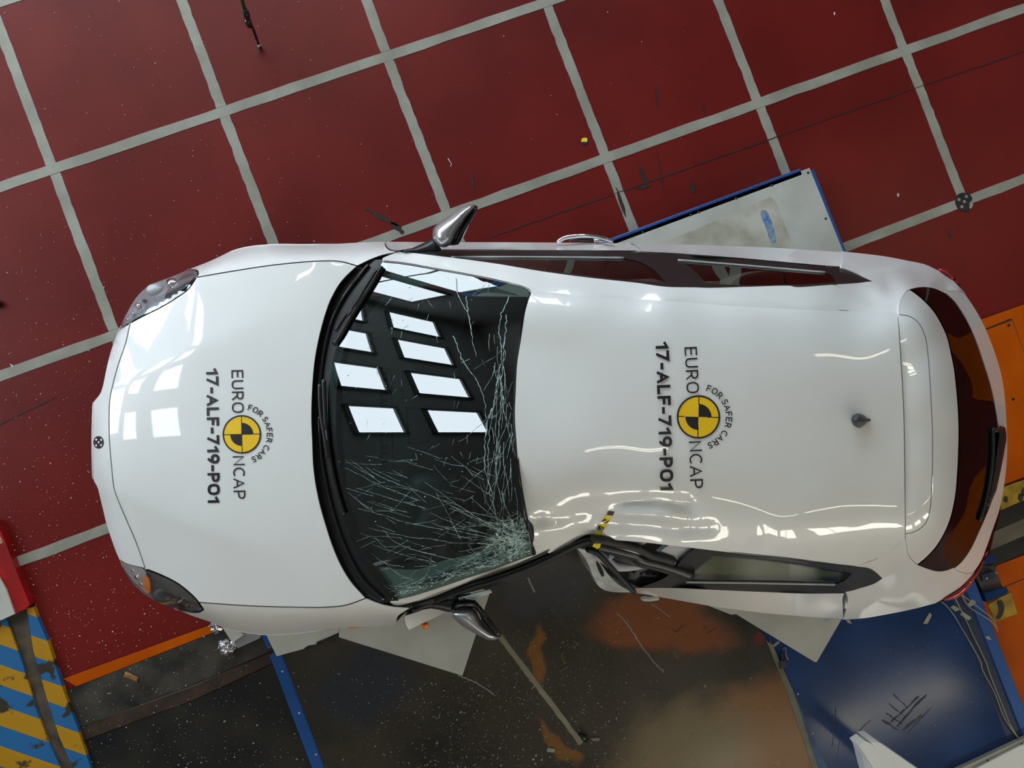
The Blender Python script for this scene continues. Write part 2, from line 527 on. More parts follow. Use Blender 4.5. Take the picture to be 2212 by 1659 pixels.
def window(axis, pos, u0, u1, z0, z1, nrm, nu, nz, pane=None):
    """Steel window on a wall: frame, glazing bars and bright panes."""
    global nwin; nwin += 1
    o = bpy.data.objects.new('window_%d' % nwin, None); COL.objects.link(o); o['kind'] = 'structure'
    mid = (u0 + u1) / 2
    o.location = (pos, mid, z0) if axis == 'x' else (mid, pos, z0)
    def bx(nm, a0, a1, h0, h1, d0, d1, mt):
        lo, hi = sorted((pos + nrm * d0, pos + nrm * d1))
        if axis == 'x': box(nm, (lo, a0, h0), (hi, a1, h1), mt, o)
        else: box(nm, (a0, lo, h0), (a1, hi, h1), mt, o)
    ft = .07
    for a0, a1, h0, h1 in ((u0, u1, z0, z0 + ft), (u0, u1, z1 - ft, z1), (u0, u0 + ft, z0, z1), (u1 - ft, u1, z0, z1)):
        bx('frame', a0, a1, h0, h1, .0, .09, steelm)
    du, dz = (u1 - u0) / nu, (z1 - z0) / nz
    for i in range(1, nu): bx('glazing_bar', u0 + i * du - .02, u0 + i * du + .02, z0, z1, .01, .06, steelm)
    for k in range(1, nz): bx('glazing_bar', u0, u1, z0 + k * dz - .02, z0 + k * dz + .02, .01, .06, steelm)
    for i in range(nu):
        for k in range(nz):
            bx('pane', u0 + i * du + .01, u0 + (i + 1) * du - .01, z0 + k * dz + .01, z0 + (k + 1) * dz - .01, .012, .02, pane or daym)
for y0, y1 in ((.35, 1.45), (2.05, 3.2), (3.85, 5.1), (5.75, 7.15)):
    window('x', RX0, y0, y1, 4.75, 5.65, 1, 1, 1)
    window('x', RX0, y0, y1, 6.1, 7.3, 1, 1, 1)
for k in range(8):  # row inferred from reflections, stretched down for more fill light
    window('y', RY1, -5.2 + k * 1.62, -3.85 + k * 1.62, 2.4, 6.3, -1, 1, 3)
for k in range(3):  # low row made up as fill light for the car's front
    window('x', RX0, .6 + k * 2.25, 2.6 + k * 2.25, 2.2, 4.35, 1, 2, 1)
for k in range(7):  # made-up front-wall windows, fill light for the crushed side
    window('y', RY0, -4.2 + k * 2.15, -2.7 + k * 2.15, 3.4, 4.75, 1, 2, 1, warmm)

tubem = emit('fluorescent_tube', (1.0, .94, .72), TUBE_L)
fixm = pm('lamp_housing', (.5, .5, .48), .5)
def ceiling_light(a, b, label, z=6.7):
    """Hanging strip light: housing, two tubes, two wires."""
    a = np.array(a, float); b = np.array(b, float)
    mid = (a + b) / 2
    o = empty('ceiling_light', (mid[0], mid[1], z), label, 'lamp', 'strip lights under the ceiling')
    t = (b - a) / np.linalg.norm(b - a); s = np.array([-t[1], t[0]])
    def bar(nm, w0, w1, z0, z1, mt, e=0):
        q = [a - t * e + s * w0, b + t * e + s * w0, b + t * e + s * w1, a - t * e + s * w1]
        v = np.array([[x, y, zz] for zz in (z0, z1) for x, y in q])
        mesh(nm, v, [(3, 2, 1, 0), (4, 5, 6, 7), (0, 1, 5, 4), (1, 2, 6, 5), (2, 3, 7, 6), (3, 0, 4, 7)], mt, o, False)
    bar('housing', -.11, .11, z + .03, z + .10, fixm, .03)
    for sx in (-.055, .055):
        tube_w('tube', [np.r_[a + s * sx, z + .012], np.r_[b + s * sx, z + .012]], .018, tubem, o)
    for q in (a + t * .3, b - t * .3):
        tube_w('hanger_wire', [np.r_[q, z + .1], np.r_[q, RZ]], .004, steelm, o, 6)
for a_, b_, l_ in (((1.25, -3.7), (3.1, -3.7), 'strip light hanging right above the crushed car roof'), ((2.5, -8.45), (4.6, -8.45), 'strip light above the brown sheet, nearer the blue beam'),
        ((4.95, -8.45), (7.1, -8.45), 'strip light above the blue deck and white cabinet'), ((7.4, -1.9), (9.6, -1.9), 'strip light hanging behind the car tailgate'),
        ((-1.7, 4.2), (.4, 4.2), 'strip light over the red floor beyond the headlamp'), ((.85, 4.2), (2.9, 4.2), 'strip light over the red floor beyond the intact mirror'),
        ((-4.6, -8.45), (-2.5, -8.45), 'strip light beyond the striped barrier'),
        ((9.3, -8.45), (11.2, -8.45), 'strip light beyond the lower orange plate')):
    ceiling_light(a_, b_, l_)


# ------------------------------------------------------------------ the car
CARC = P(np.array([1150.]), np.array([925.]), np.array([g(.7)]))[0]
CARC[2] = D
car = empty('car', tuple(CARC), 'white hatchback with a crushed side, cracked windscreen and black test lettering on bonnet and roof', 'car')
# plan curves ------------------------------------------------------
fr_up = np.vstack([cA((122, 1162), (165, 1112), (182, 1060), (200, 960), (230, 840), (275, 715), (300, 655))])
o_front = sm(cA((120, 1659), (116, 1400), (122, 1162)), 8)
o_fu1 = sm(cA((122, 1162), (140, 1138), (165, 1108), (182, 1060), (203, 960), (232, 840), (275, 715), (300, 660)))
o_fu2 = sm(cA((300, 660), (345, 570), (400, 480), (480, 408), (620, 350), (720, 308)))
o_fu3 = sm(cA((720, 308), (870, 250), (980, 200), (1040, 177), (1130, 156), (1300, 141), (1500, 142), (1700, 135), (1900, 125), (2010, 121)))
o_du = sm([(832.4, 520.8), (900, 521.5), (1075, 522), (1200, 522.7), (1322, 524), (1355, 524.8)])
o_ru = sm([(1355, 524.8)] + c6((1100, 140), (1400, 150), (1700, 161), (2150, 190)))
o_qu = sm([(1819.2, 543.6)] + c7((1300, 220), (1450, 248), (1575, 275), (1640, 305)))
o_tu = sm(c7((1640, 305), (1710, 340), (1760, 385), (1830, 457)))
o_r = sm(c7((1830, 457), (1900, 560), (1960, 670), (2030, 850), (2070, 990), (2090, 1110), (2100, 1250), (2107, 1400), (2107, 1490)) + c7b((2100, 340), (2088, 440), (2060, 590), (2010, 740), (1975, 840)), 11)
o_tl = sm(c7b((1975, 840), (1940, 930), (1885, 1012), (1800, 1100), (1730, 1150), (1645, 1202)))
o_ql = sm(c7b((1645, 1202), (1500, 1240), (1300, 1280), (1180, 1300), (1050, 1308)))
o_rl = sm([(1818, 1338)] + c6b((1700, 1126), (1500, 1103), (1300, 1075), (1000, 1022), (820, 992), (620, 976)))
o_fl3 = sm(cB((2092, 1500), (1900, 1510), (1700, 1520), (1420, 1553), (1250, 1560), (1130, 1550), (1000, 1525), (870, 1476), (760, 1438), (640, 1388)))
o_fl2 = sm(cB((640, 1388), (560, 1362), (480, 1318), (400, 1255), (350, 1195), (312, 1125)))
o_fl1 = sm(cB((312, 1125), (262, 1010), (240, 948), (205, 840), (182, 745), (160, 655), (150, 612), (125, 565), (120, 547)))
OUTL = join(o_front, o_fu1, o_fu2, o_fu3, o_du, o_ru, o_qu, o_tu, o_r, o_tl, o_ql, o_rl, sm([(1307, 1276.5), (1240, 1200), (870, 1330), (860, 1352)]), o_fl3, o_fl2, o_fl1)
# axles
XD = ROT @ np.array([1., 0, 0]); XD[2] = 0; XD /= np.linalg.norm(XD)
YD = np.array([-XD[1], XD[0], 0])
def carxy(w): r = np.asarray(w) - CARC; return r @ XD, r @ YD
fa = (carxy(P(np.array([600.]), np.array([1370.]), np.array([g(.62)]))[0])[0])
ra = fa + 2.634
def skirt_bottom(w):
    x, y = carxy(w)
    zb = .20
    for a in (fa, ra):
        dx = abs(x - a)
        if dx < .36: zb = max(zb, .30 + math.sqrt(.36 ** 2 - dx * dx))
    return g(zb)
# heights ------------------------------------------------------------
def wts(pts, f): return [(*p, f(p[0], p[1])) for p in pts]
def G(pts): return [(x, y, z + D) for x, y, z in pts]
ysu = np.array([(196, 862), (215, 842), (232, 785), (262, 712), (300, 690), (340, 664), (385, 628), (424, 599), (500, 584), (600, 570), (695, 564), (772, 572), (860, 548)], float)
ysl = np.array([(196, 1042), (214, 1067), (240, 1168), (262, 1212), (300, 1221), (350, 1247), (395, 1278), (434, 1302), (500, 1306), (600, 1311), (708, 1312), (789, 1302), (889, 1312)], float)
you = np.array([(196, 860), (215, 842), (232, 785), (262, 700), (280, 665), (320, 617), (367, 596), (430, 573), (490, 546), (540, 532), (600, 527), (661, 527.5), (730, 525), (832, 521), (900, 521)], float)
yol = np.array([(196, 1044), (214, 1067), (240, 1168), (262, 1225), (294, 1271), (320, 1291), (367, 1313), (415, 1332), (451, 1343), (494, 1360), (538, 1368), (578, 1372), (635, 1370), (729, 1358), (860, 1352), (900, 1351)], float)
zou = np.array([(196, .65), (262, .635), (320, .63), (414, .62), (538, .60), (600, .60), (661, .612), (729, .65), (832, .665), (900, .67)])
zcs = np.polyfit([238, 270, 300, 350, 400, 450, 500, 600, 690, 850], [.765, .785, .806, .838, .866, .889, .910, .951, .985, 1.035], 3)
def smooth1(tab):
    """table of (x, y) turned into a softened 1-D function"""
    xs = np.arange(150, 960, 2.0); ys = np.interp(xs, tab[:, 0], tab[:, 1])
    k = np.exp(-np.linspace(-2, 2, 31) ** 2); k /= k.sum(); ys = np.convolve(np.pad(ys, 15, mode='edge'), k, 'valid')
    return lambda x: np.interp(x, xs, ys)
fsu, fsl, fzo = smooth1(ysu), smooth1(ysl), smooth1(zou)
def ZFt(x, y):
    """Bonnet crown between its side seams, fenders rolling down from there to the widest line."""
    x = np.asarray(x, float); y = np.asarray(y, float)
    zc = np.polyval(zcs, x) - .075 * np.exp(-np.clip(x - 196, 0, None) / 15)
    su, sl = fsu(x), fsl(x); mid = (su + sl) / 2; half = np.maximum((sl - su) / 2, 130)
    v = np.clip(np.abs(y - mid) / half, 0, 1.0)
    zs = zc - .070 * v ** 2.3
    ou = np.interp(x, you[:, 0], you[:, 1]); ol = np.interp(x, yol[:, 0], yol[:, 1])
    t = np.where(y < mid, (mid - half - y) / np.maximum(mid - half - ou, 6), (y - mid - half) / np.maximum(ol - mid - half, 6))
    t = np.clip(t, 0, 1.15)
    return g(zs - np.maximum(zs - fzo(x), 0) * (.16 * t + .84 * t * t))
crU = np.array(cA((150, 1120), (215, 1085), (290, 1050), (420, 995), (530, 945), (780, 820), (1000, 730), (1250, 620), (1420, 545)))
crL = np.array(cB((150, 605), (220, 625), (290, 650), (600, 790), (1000, 930), (1230, 985), (1400, 1045)))
def ZF(x, y):
    x = np.asarray(x, float); y = np.asarray(y, float)
    z = ZFt(x, y)
    fade = np.clip((680 - x) / 300, 0, 1) ** .8 * np.clip((x - 196) / 40, .25, 1)
    for sgn, cr in ((-1, crU), (1, crL)):
        yc = np.interp(x, cr[:, 0], cr[:, 1])
        d = (y - yc) * sgn
        s = (np.sqrt(d * d + 9) + d) / 2
        z = z - .045 * fade * (1 - np.exp(-s / 110))
    return z
def ZW(x, y):
    """Windscreen: even rake, light crown, sagging towards the crushed rear corner."""
    x = np.asarray(x, float); y = np.asarray(y, float)
    u = (x - 706) / 408
    v = (y - 930) / 345
    z = .985 + .42 * u + .05 * u * (1 - u) - .085 * v * v - .02 * v ** 4
    z = z - .07 * np.exp(-(((x - 1160) / 110) ** 2 + ((y - 1190) / 75) ** 2))
    return g(z)
ZR0 = TPS(wts(G([(1116, 930, 1.412), (1250, 930, 1.445), (1400, 928, 1.463), (1550, 925, 1.466), (1700, 920, 1.455), (1850, 915, 1.432), (1952, 915, 1.405),
    (1122, 750, 1.394), (1250, 750, 1.428), (1400, 750, 1.446), (1550, 750, 1.449), (1700, 750, 1.438), (1850, 760, 1.415), (1945, 760, 1.388),
    (1150, 630, 1.365), (1270, 638, 1.377), (1430, 648, 1.392), (1600, 659, 1.392), (1760, 668, 1.378), (1937, 676, 1.335),
    (1035, 572, 1.16), (868, 549, .945), (826, 560, 1.0), (920, 555, 1.04), (975, 563, 1.10), (1075, 573, 1.175), (1175, 590, 1.25), (1275, 605, 1.30), (1400, 618, 1.325), (1500, 621, 1.332), (1600, 620, 1.325), (1720, 617, 1.295), (1800, 613, 1.24), (1887, 608, 1.13),
    (1100, 607, 1.30), (1200, 614, 1.33),
    (1118, 1000, 1.407), (1128, 1080, 1.375), (1250, 1060, 1.415), (1400, 1060, 1.44), (1550, 1060, 1.442), (1700, 1060, 1.432), (1850, 1060, 1.41), (1950, 1060, 1.385),
    (1955, 1152, 1.335), (1800, 1155, 1.37), (1690, 1157, 1.385), (1870, 1222, 1.22), (1900, 1236, 1.15), (1907, 1246, 1.12), (1770, 1204, 1.30), (1650, 1190, 1.322), (1560, 1184, 1.318), (1472, 1178, 1.31), (1400, 1170, 1.295), (1330, 1162, 1.275), (1285, 1154, 1.26), (1262, 1154, 1.25), (1235, 1175, 1.245), (1160, 1208, 1.235), (1152, 1135, 1.345), (1160, 1175, 1.29)]), lambda x, y: 16 if 690 < y < 1090 and x > 1130 else 1), 3e-3, 3)
def smooth_bump(x, y, pts, wd):
    q = np.stack([np.ravel(x), np.ravel(y)], -1).astype(float)
    return np.exp(-(dist_poly(q, np.array(pts, float), False) / wd) ** 2).reshape(np.shape(x))
def ZR(x, y):
    x = np.asarray(x, float); y = np.asarray(y, float)
    z = ZR0(x, y)
    # buckled roof edge above the pole's mark
    z = z - .024 * smooth_bump(x, y, c6b((180, 525), (420, 478), (640, 448), (760, 412), (960, 395), (1150, 420)), 14)
    z = z + .018 * smooth_bump(x, y, c6b((250, 490), (500, 470), (700, 440), (850, 470), (1050, 480)), 9)
    z = z - .016 * smooth_bump(x, y, c6b((560, 530), (900, 555), (1100, 580), (1300, 570)), 11)
    z = z + .010 * smooth_bump(x, y, c6b((200, 560), (420, 540), (560, 520)), 9)
    z = z - .010 * smooth_bump(x, y, c6b((1120, 380), (1180, 480), (1150, 560)), 14)
    z = z - .007 * smooth_bump(x, y, c6b((1640, 575), (1680, 640), (1600, 690)), 9)
    # shallow creases where the roof skin meets its rails
    z = z - .006 * smooth_bump(x, y, np.array(c6((140, 440), (500, 475), (1000, 505), (1500, 540), (2212, 575)) + c7((1000, 567), (1390, 583))), 4)
    z = z - .005 * smooth_bump(x, y, np.array([(1690, 1157), (1955, 1152.5)]), 4)
    return z
ZQ0 = TPS(G([(1887, 608, 1.13), (1800, 613, 1.24), (1850, 590, 1.05), (1819, 577, 1.0), (1819, 543.6, .77), (1830, 560, .90), (1907, 553.6, .77), (1957, 563, .77), (1999, 572, .77), (2030, 587, .78), (2055, 605, .785), (2084, 632, .80),
    (1870, 575, .955), (1930, 583, .955), (1990, 595, .93), (2040, 615, .89), (1938, 677, 1.335), (1938, 655, 1.30), (1950, 634, 1.24), (1972, 622, 1.17), (2000, 621, 1.09), (2030, 630, 1.02), (2046, 637, .985), (2070, 629, .90), (1920, 620, 1.15), (1900, 640, 1.28), (1800, 640, 1.345), (1800, 625, 1.29)]), 1e-4)
ZQL0 = TPS(G([(1907, 1246, 1.12), (1870, 1222, 1.22), (1800, 1208, 1.285), (1870, 1268, 1.02), (1826, 1279, .985), (1821, 1336, .73), (1867, 1335, .73), (1907, 1328, .74), (1974, 1315, .755), (2024, 1301, .765), (2060, 1280, .77), (2102, 1238, .79),
    (1835, 1305, .88), (1900, 1297, .92), (1960, 1285, .92), (2020, 1265, .90), (2060, 1245, .90), (1955, 1153, 1.335), (1955, 1180, 1.28), (1957, 1195, 1.245), (1966, 1206, 1.20), (1982, 1221, 1.14), (2010, 1231, 1.06), (2035, 1235, 1.0), (2061, 1226, .955), (2075, 1238, .90), (1925, 1225, 1.16), (1900, 1200, 1.28), (1930, 1265, 1.0)]), 1e-4)
def ZQ(x, y):
    k = smooth_bump(x, y, [(1800, 613), (1860, 640), (1938, 677), (1940, 690)], 32)
    return ZQ0(x, y) * (1 - k) + ZR(x, y) * k
def ZQL(x, y):
    k = smooth_bump(x, y, [(1850, 1219), (1900, 1205), (1956, 1180), (1957, 1165)], 30)
    return ZQL0(x, y) * (1 - k) + ZR(x, y) * k
ZT = TPS(G([(1953, 915, 1.402), (2000, 915, 1.39), (2040, 915, 1.372), (2068, 900, 1.345), (2100, 900, 1.22), (2128, 900, 1.09), (2150, 905, .985), (2163, 930, .94), (2176, 950, .90), (1941, 760, 1.386), (1990, 770, 1.37), (2045, 780, 1.325), (2090, 770, 1.16), (2122, 760, .995), (2135, 760, .94), (2151, 764, .90),
    (1938, 677, 1.335), (1938, 655, 1.30), (1950, 634, 1.24), (1965, 625, 1.19), (1990, 620, 1.115), (2020, 626, 1.05), (2045, 637, .985), (2084, 632, .85), (2108, 667, .87), (2127, 704, .885), (2080, 680, .98), (2040, 660, 1.09), (2000, 665, 1.27), (2020, 705, 1.29), (2070, 720, 1.12), (2165, 811, .895), (2174, 898, .90),
    (1952, 1060, 1.384), (2000, 1060, 1.37), (2062, 1060, 1.325), (2100, 1060, 1.19), (2140, 1060, .985), (2171, 1044, .90), (1955, 1153, 1.335), (2000, 1140, 1.33), (2042, 1130, 1.29), (1957, 1195, 1.245), (1982, 1221, 1.14), (2010, 1231, 1.06), (2035, 1235, 1.0), (2061, 1226, .975), (2000, 1195, 1.21), (2030, 1165, 1.24), (2075, 1155, 1.14), (2080, 1210, .975), (2112, 1160, .97), (2102, 1238, .80), (2127, 1194, .875), (2144, 1147, .89), (2161, 1097, .895), (2050, 1205, 1.06)]), 8e-3, 3)
bu = G([(849, 541, .92), (868, 545, .935), (1000, 541, .93), (1150, 541, .94), (1300, 543, .95), (1388, 544, .955), (1470, 549, .965), (1600, 559, .975), (1700, 568, .985), (1818, 577.5, 1.0), (1850, 590, 1.05), (1887, 608, 1.13)])
ZS = TPS(bu + G([(868, 549, .945), (920, 555, 1.04), (975, 563, 1.085), (1075, 573, 1.175), (1175, 590, 1.25), (1275, 605, 1.30), (1400, 618, 1.325), (1500, 621, 1.332), (1600, 620, 1.325), (1720, 617, 1.295), (1800, 613, 1.24)]), 1e-4)
ZD = TPS(bu[:10] + G([(832, 521, .665), (900, 521.5, .67), (1075, 522, .68), (1200, 522.7, .69), (1322, 524, .70), (1480, 528.5, .71), (1600, 532, .72), (1700, 536, .735), (1819, 543.6, .77), (900, 530, .83), (1100, 531, .85), (1300, 533, .86), (1500, 539, .88), (1700, 552, .90), (1819, 560, .90)]), 1e-4)
bl = G([(1907, 1246, 1.12), (1890, 1260, 1.07), (1870, 1269, 1.02), (1826, 1281, .985), (1770, 1283, .98), (1672, 1279, .965), (1535, 1273, .95), (1434, 1269, .94), (1384, 1269, .935)])
ZSL = TPS(bl + G([(1870, 1222, 1.22), (1770, 1204, 1.30), (1650, 1190, 1.322), (1560, 1184, 1.318), (1472, 1178, 1.31), (1400, 1170, 1.295), (1330, 1162, 1.275), (1340, 1262, .93), (1285, 1154, 1.26), (1500, 1230, 1.10), (1300, 1215, 1.09)]), 1e-4)
ZDL = TPS(bl[3:] + G([(1818, 1338, .72), (1669, 1326, .70), (1602, 1319, .69), (1535, 1310, .68), (1435, 1292, .67), (1374, 1282, .67), (1307, 1276.5, .67), (1820, 1310, .88), (1700, 1305, .86), (1500, 1290, .84), (1366, 1277, .80), (1281, 1248, .80), (1294, 1268, .72), (1267, 1211, .97), (1247, 1184, 1.12), (1320, 1230, .97), (1290, 1195, 1.08), (1340, 1258, .92)]), 1e-4)

# seams on the plan --------------------------------------------------
hl_u_in = sm(cA((300, 690), (345, 662), (440, 610), (560, 550), (660, 490), (740, 430), (780, 372), (803, 335)))
hl_u_out = sm(cA((803, 335), (798, 314), (760, 306), (720, 308)), 5)
hl_l_in = sm(cB((300, 1078), (340, 1100), (460, 1132), (560, 1170), (660, 1220), (740, 1280), (795, 1335), (836, 1395)))
hl_l_out = sm(cB((836, 1395), (805, 1414), (740, 1412), (640, 1388)), 5)
hd_u = sm(cA((790, 356), (1000, 320), (1300, 275), (1600, 250), (1720, 254), (1830, 282)))
hd_l = sm(cB((815, 1350), (1100, 1370), (1400, 1380), (1640, 1380), (1760, 1366), (1885, 1322)))
hd_r = sm(cA((1830, 282), (1790, 318), (1730, 380), (1690, 440), (1650, 520), (1610, 640), (1580, 760), (1555, 900), (1540, 1080), (1535, 1256)) + cB((1540, 300), (1550, 500), (1580, 680), (1620, 830), (1680, 1010), (1740, 1140), (1800, 1230), (1885, 1322)))
hd_f = sm(cB((460, 1132), (400, 960), (335, 810), (285, 690), (260, 620), (240, 450), (228, 300), (226, 150), (232, 30)) + cA((250, 1050), (285, 920), (330, 790), (362, 655)))
a = np.array(cA((362, 655)))[0]; iu = np.argmin(np.hypot(*(hl_u_in - a).T)); il = np.argmin(np.hypot(*(hl_l_in - np.array(cB((460, 1132)))[0]).T))
iu2 = np.argmin(np.hypot(*(hl_u_in - hd_u[0]).T)); il2 = np.argmin(np.hypot(*(hl_l_in - hd_l[0]).T))
body = []
hood = panel('bonnet', join(hd_u, hd_r, rev(hd_l), rev(hl_l_in[il:il2 + 1]), hd_f, hl_u_in[iu:iu2 + 1]), ZF, white, car, 13)
nose = panel('front_bumper', join(rev(o_front), o_fu1, hl_u_in[:iu + 1] if False else hl_u_in[:iu + 1], rev(hd_f), rev(hl_l_in[:il + 1]), o_fl1), ZF, white, car, 10, skirt=True)
ft_tip_u = np.array(c5((668, 191)))[0]
ft_u = sm(cA((1830, 282), (1905, 246), (1985, 216)) + [tuple(ft_tip_u)], 7)
dr_fu = sm(c2((275, 1558), (278, 1585), (300, 1610), (335, 1621)), 5)
fender_u = panel('front_fender', join(o_fu3, dr_fu, sm([tuple(dr_fu[-1]), tuple(ft_tip_u)], 4), rev(ft_u), rev(hd_u), hl_u_in[iu2:], hl_u_out), ZF, white, car, 8, skirt=True)
ft_tip_l = np.array(cC((742, 1384)))[0]
ft_l = sm([tuple(hd_r[-1])] + cC((520, 1350), (620, 1375)) + [tuple(ft_tip_l)], 7)
dr_fl = sm([tuple(ft_tip_l)] + cC((700, 1410), (660, 1440), (650, 1470), (648, 1502)) + [tuple(o_fl3[0])], 6)
fender_l = panel('front_fender', join(ft_l, dr_fl, o_fl3, rev(hl_l_out), rev(hl_l_in[il2:]), hd_l), ZF, white, car, 8, skirt=True)
fender_l['label'] = 'white front fender on the crushed side'
# indicator repeater on the crushed side's fender
blob('side_indicator', np.array(cC((322, 1503), (380, 1496), (465, 1497), (450, 1508), (340, 1516))), g(.665), .014, .02, amber, car, 3)
# headlamps
lamph = pm('lamp_bowl_lit', (.30, .31, .34), .22, .3, var=.35, scale=14, coat=1)  # paler than the other lamp: window reflections put into the colour
lamphd = pm('lamp_bowl_dark', (.10, .10, .09), .25, var=.3, scale=9, coat=1)
for inn, out, ofn, up in ((hl_u_in, hl_u_out, o_fu2, True), (hl_l_in, hl_l_out, rev(o_fl2), False)):
    pol = join(inn, out, rev(ofn)) if up else join(inn, out, rev(ofn))
    hb = panel('headlamp', pol, lambda x, y: ZF(x, y) - .055, lamph if up else lamphd, car, 9, inset=2.5, flange=.05)
    panel('lens', pol, lambda x, y: ZF(x, y) + .002, lens, hb, 9, inset=1.0, flange=.03)
    zl = lambda x, y: ZF(x, y) - .04
    if up:
        panel('lamp_bezel', closed(cA((775, 330), (740, 400), (640, 470), (590, 500), (600, 440), (660, 380), (720, 335)), 4), zl, pm('dark_bezel', (.06, .06, .07), .2, coat=1), hb, 5, inset=0)
        spots = [((334, 627), 19, pm('frosted_bowl', (.55, .56, .58), .3)), ((372, 612), 15, chrome), ((300, 660), 9, chrome), ((312, 650), 6, gloss_bl), ((288, 678), 6, chrome), ((276, 690), 5, chrome)]
    else:
        panel('lamp_bezel', closed(cB((310, 1090), (455, 1140), (470, 1200), (480, 1290), (420, 1245), (355, 1175)), 4), zl, pm('pale_reflector', (.62, .56, .58), .2, .3, coat=1), hb, 5, inset=0)
        panel('indicator_strip', closed(cB((450, 1180), (475, 1185), (488, 1290), (462, 1270)), 4), lambda x, y: ZF(x, y) - .03, amber, hb, 4, inset=0)
        spots = [((297, 1246), 7, chrome), ((288, 1232), 5, chrome), ((352, 1284), 24, dashm), ((395, 1304), 18, gloss_bl), ((306, 1262), 5, chrome)]
    for (sx, sy), r, mt in spots:
        zz = float(ZF(np.array([sx]), np.array([sy]))[0]) - .045
        blob('reflector', disc_px(sx, sy, r, 18, .75), zz, .03 if r > 14 else .02, .01, mt, hb, 4)
# cowl and wipers
ws_base_u = sm(c5((560, 250), (510, 330), (450, 440), (390, 540), (330, 650), (275, 770), (235, 900), (215, 1050), (206, 1200), (208, 1320)))
ws_base = sm(c5((560, 250), (510, 330), (450, 440), (390, 540), (330, 650), (275, 770), (235, 900), (215, 1050), (206, 1200)) + cC((212, 300), (232, 480), (262, 650), (302, 800), (362, 940), (440, 1080), (520, 1195), (612, 1340)))
ws_au = sm(c5((560, 250), (700, 265), (900, 300), (1100, 335), (1300, 375), (1450, 413), (1500, 432), (1517, 452)))
ws_top = sm(c5((1517, 452), (1482, 560), (1452, 750), (1427, 900), (1416, 1100), (1411, 1250)) + cC((1420, 300), (1432, 450), (1452, 600), (1480, 760), (1505, 890), (1525, 990), (1540, 1044)))
ws_al = sm(cC((1540, 1044), (1450, 1072), (1300, 1130), (1100, 1196), (900, 1264), (720, 1318), (612, 1340)))
cowl_tipu = np.array(cA((1985, 216)))[0]
def ZC(x, y): return np.minimum(ZFt(x, y), ZW(x, y)) - .004
cowl_poly = join(rev(hd_r), rev(ft_u[:np.argmin(np.hypot(*(ft_u - cowl_tipu).T)) + 1]) if False else sm([tuple(hd_r[0]), tuple(cA((1905, 246))[0]), (826, 560)], 6), sm([(826, 560), tuple(ws_base[0])], 4), ws_base, sm([tuple(ws_base[-1])] + cC((600, 1350), (560, 1352)) + [tuple(hd_r[-1])], 6))
cowl = panel('cowl', cowl_poly, lambda x, y: np.where(True, ZW(x, y) * .5 + (ZF(x, y)) * .5 - .03, 0), black_pl, car, 9, inset=.5)
for pts in (cA((1900, 275), (1800, 400), (1720, 520), (1660, 650), (1620, 800), (1595, 950), (1575, 1150)) , cB((1580, 150), (1600, 420), (1640, 640), (1700, 860), (1780, 1060), (1880, 1220), (2000, 1330))):
    tube('cowl_ridge', pts, lambda x, y: ZW(x, y) * .5 + ZF(x, y) * .5 - .022, .008, gloss_bl, car, 6)
def wiper(blade, arm, clip):
    o = tube('wiper', blade, lambda x, y: ZW(x, y) + .012, .010, black_pl, car, 6)
    tube('wiper_arm', arm, lambda x, y: ZW(x, y) + .022, .009, black_pl, o, 6)
    blob('wiper_clip', np.array(clip), float(ZW(np.array([clip[0][0]]), np.array([clip[0][1]]))[0]) + .018, .014, .006, pm('grey_clip', (.07, .075, .08), .4), o, 3)
wiper(d1((1215, 410), (1050, 700), (880, 960), (700, 1250), (560, 1500), (450, 1659)), d1((1130, 470), (960, 740), (800, 1000), (620, 1210), (480, 1440)), d1((750, 1020), (790, 1060), (700, 1190), (630, 1200)))
wiper(cC((176, -90), (182, 60), (196, 280), (222, 460), (262, 640), (305, 780)), cC((150, -60), (158, 120), (186, 300), (205, 430)), cC((180, 235), (200, 235), (208, 310), (190, 320)))
# windscreen
ws_poly = join(ws_base, rev(ws_al), rev(ws_top), rev(ws_au))
windscreen = panel('windscreen', ws_poly, ZW, wsg, car, 10, inset=.6, flange=.006)
windscreen['label'] = 'windscreen crazed with cracks towards its lower and rear edges'
# dark frit round the edge
def band(name, curve, w0, w1, zf, mat, parent, n=None):
    q = np.asarray(curve); t = np.gradient(q, axis=0); L = np.hypot(*t.T)[:, None]; nn = np.stack([-t[:, 1], t[:, 0]], -1) / L
    wa = np.broadcast_to(np.asarray(w0, float), (len(q),))[:, None]; wb = np.broadcast_to(np.asarray(w1, float), (len(q),))[:, None]
    A = q + nn * wa; B = q + nn * wb
    V = np.vstack([P(A[:, 0], A[:, 1], zf(A[:, 0], A[:, 1])), P(B[:, 0], B[:, 1], zf(B[:, 0], B[:, 1]))]); m = len(q)
    F = [(i, i + 1, i + 1 + m, i + m) for i in range(m - 1)]
    a_ = V[F[0][0]]; nrm = np.cross(V[F[0][1]] - a_, V[F[0][3]] - a_)
    if nrm[2] < 0: F = [f[::-1] for f in F]
    # thickness
    k = len(V); V = np.vstack([V, V - [0, 0, .004]]); F += [tuple(i + k for i in f[::-1]) for f in F]
    F += [(i, i + k, i + 1 + k, i + 1) for i in range(m - 1)] + [(i + m + 1, i + 1 + m + k, i + m + k, i + m) for i in range(m - 1)]
    return mesh(name, V, F, mat, parent)
band('windscreen_seal', ws_top, -2.5, 3.5, lambda x, y: ZW(x, y) + .002, gloss_bl, car)
band('windscreen_seal', ws_au, -1.5, 2.5, lambda x, y: ZW(x, y) + .002, gloss_bl, car)
frit = panel('windscreen_edge_print', join(ws_base, rev(band_in := poly_inset(ws_base, 0)) if False else rev(np.array([(x + 17, y) for x, y in ws_base]))), lambda x, y: ZW(x, y) - .008, gloss_bl, car, 9, inset=.3)
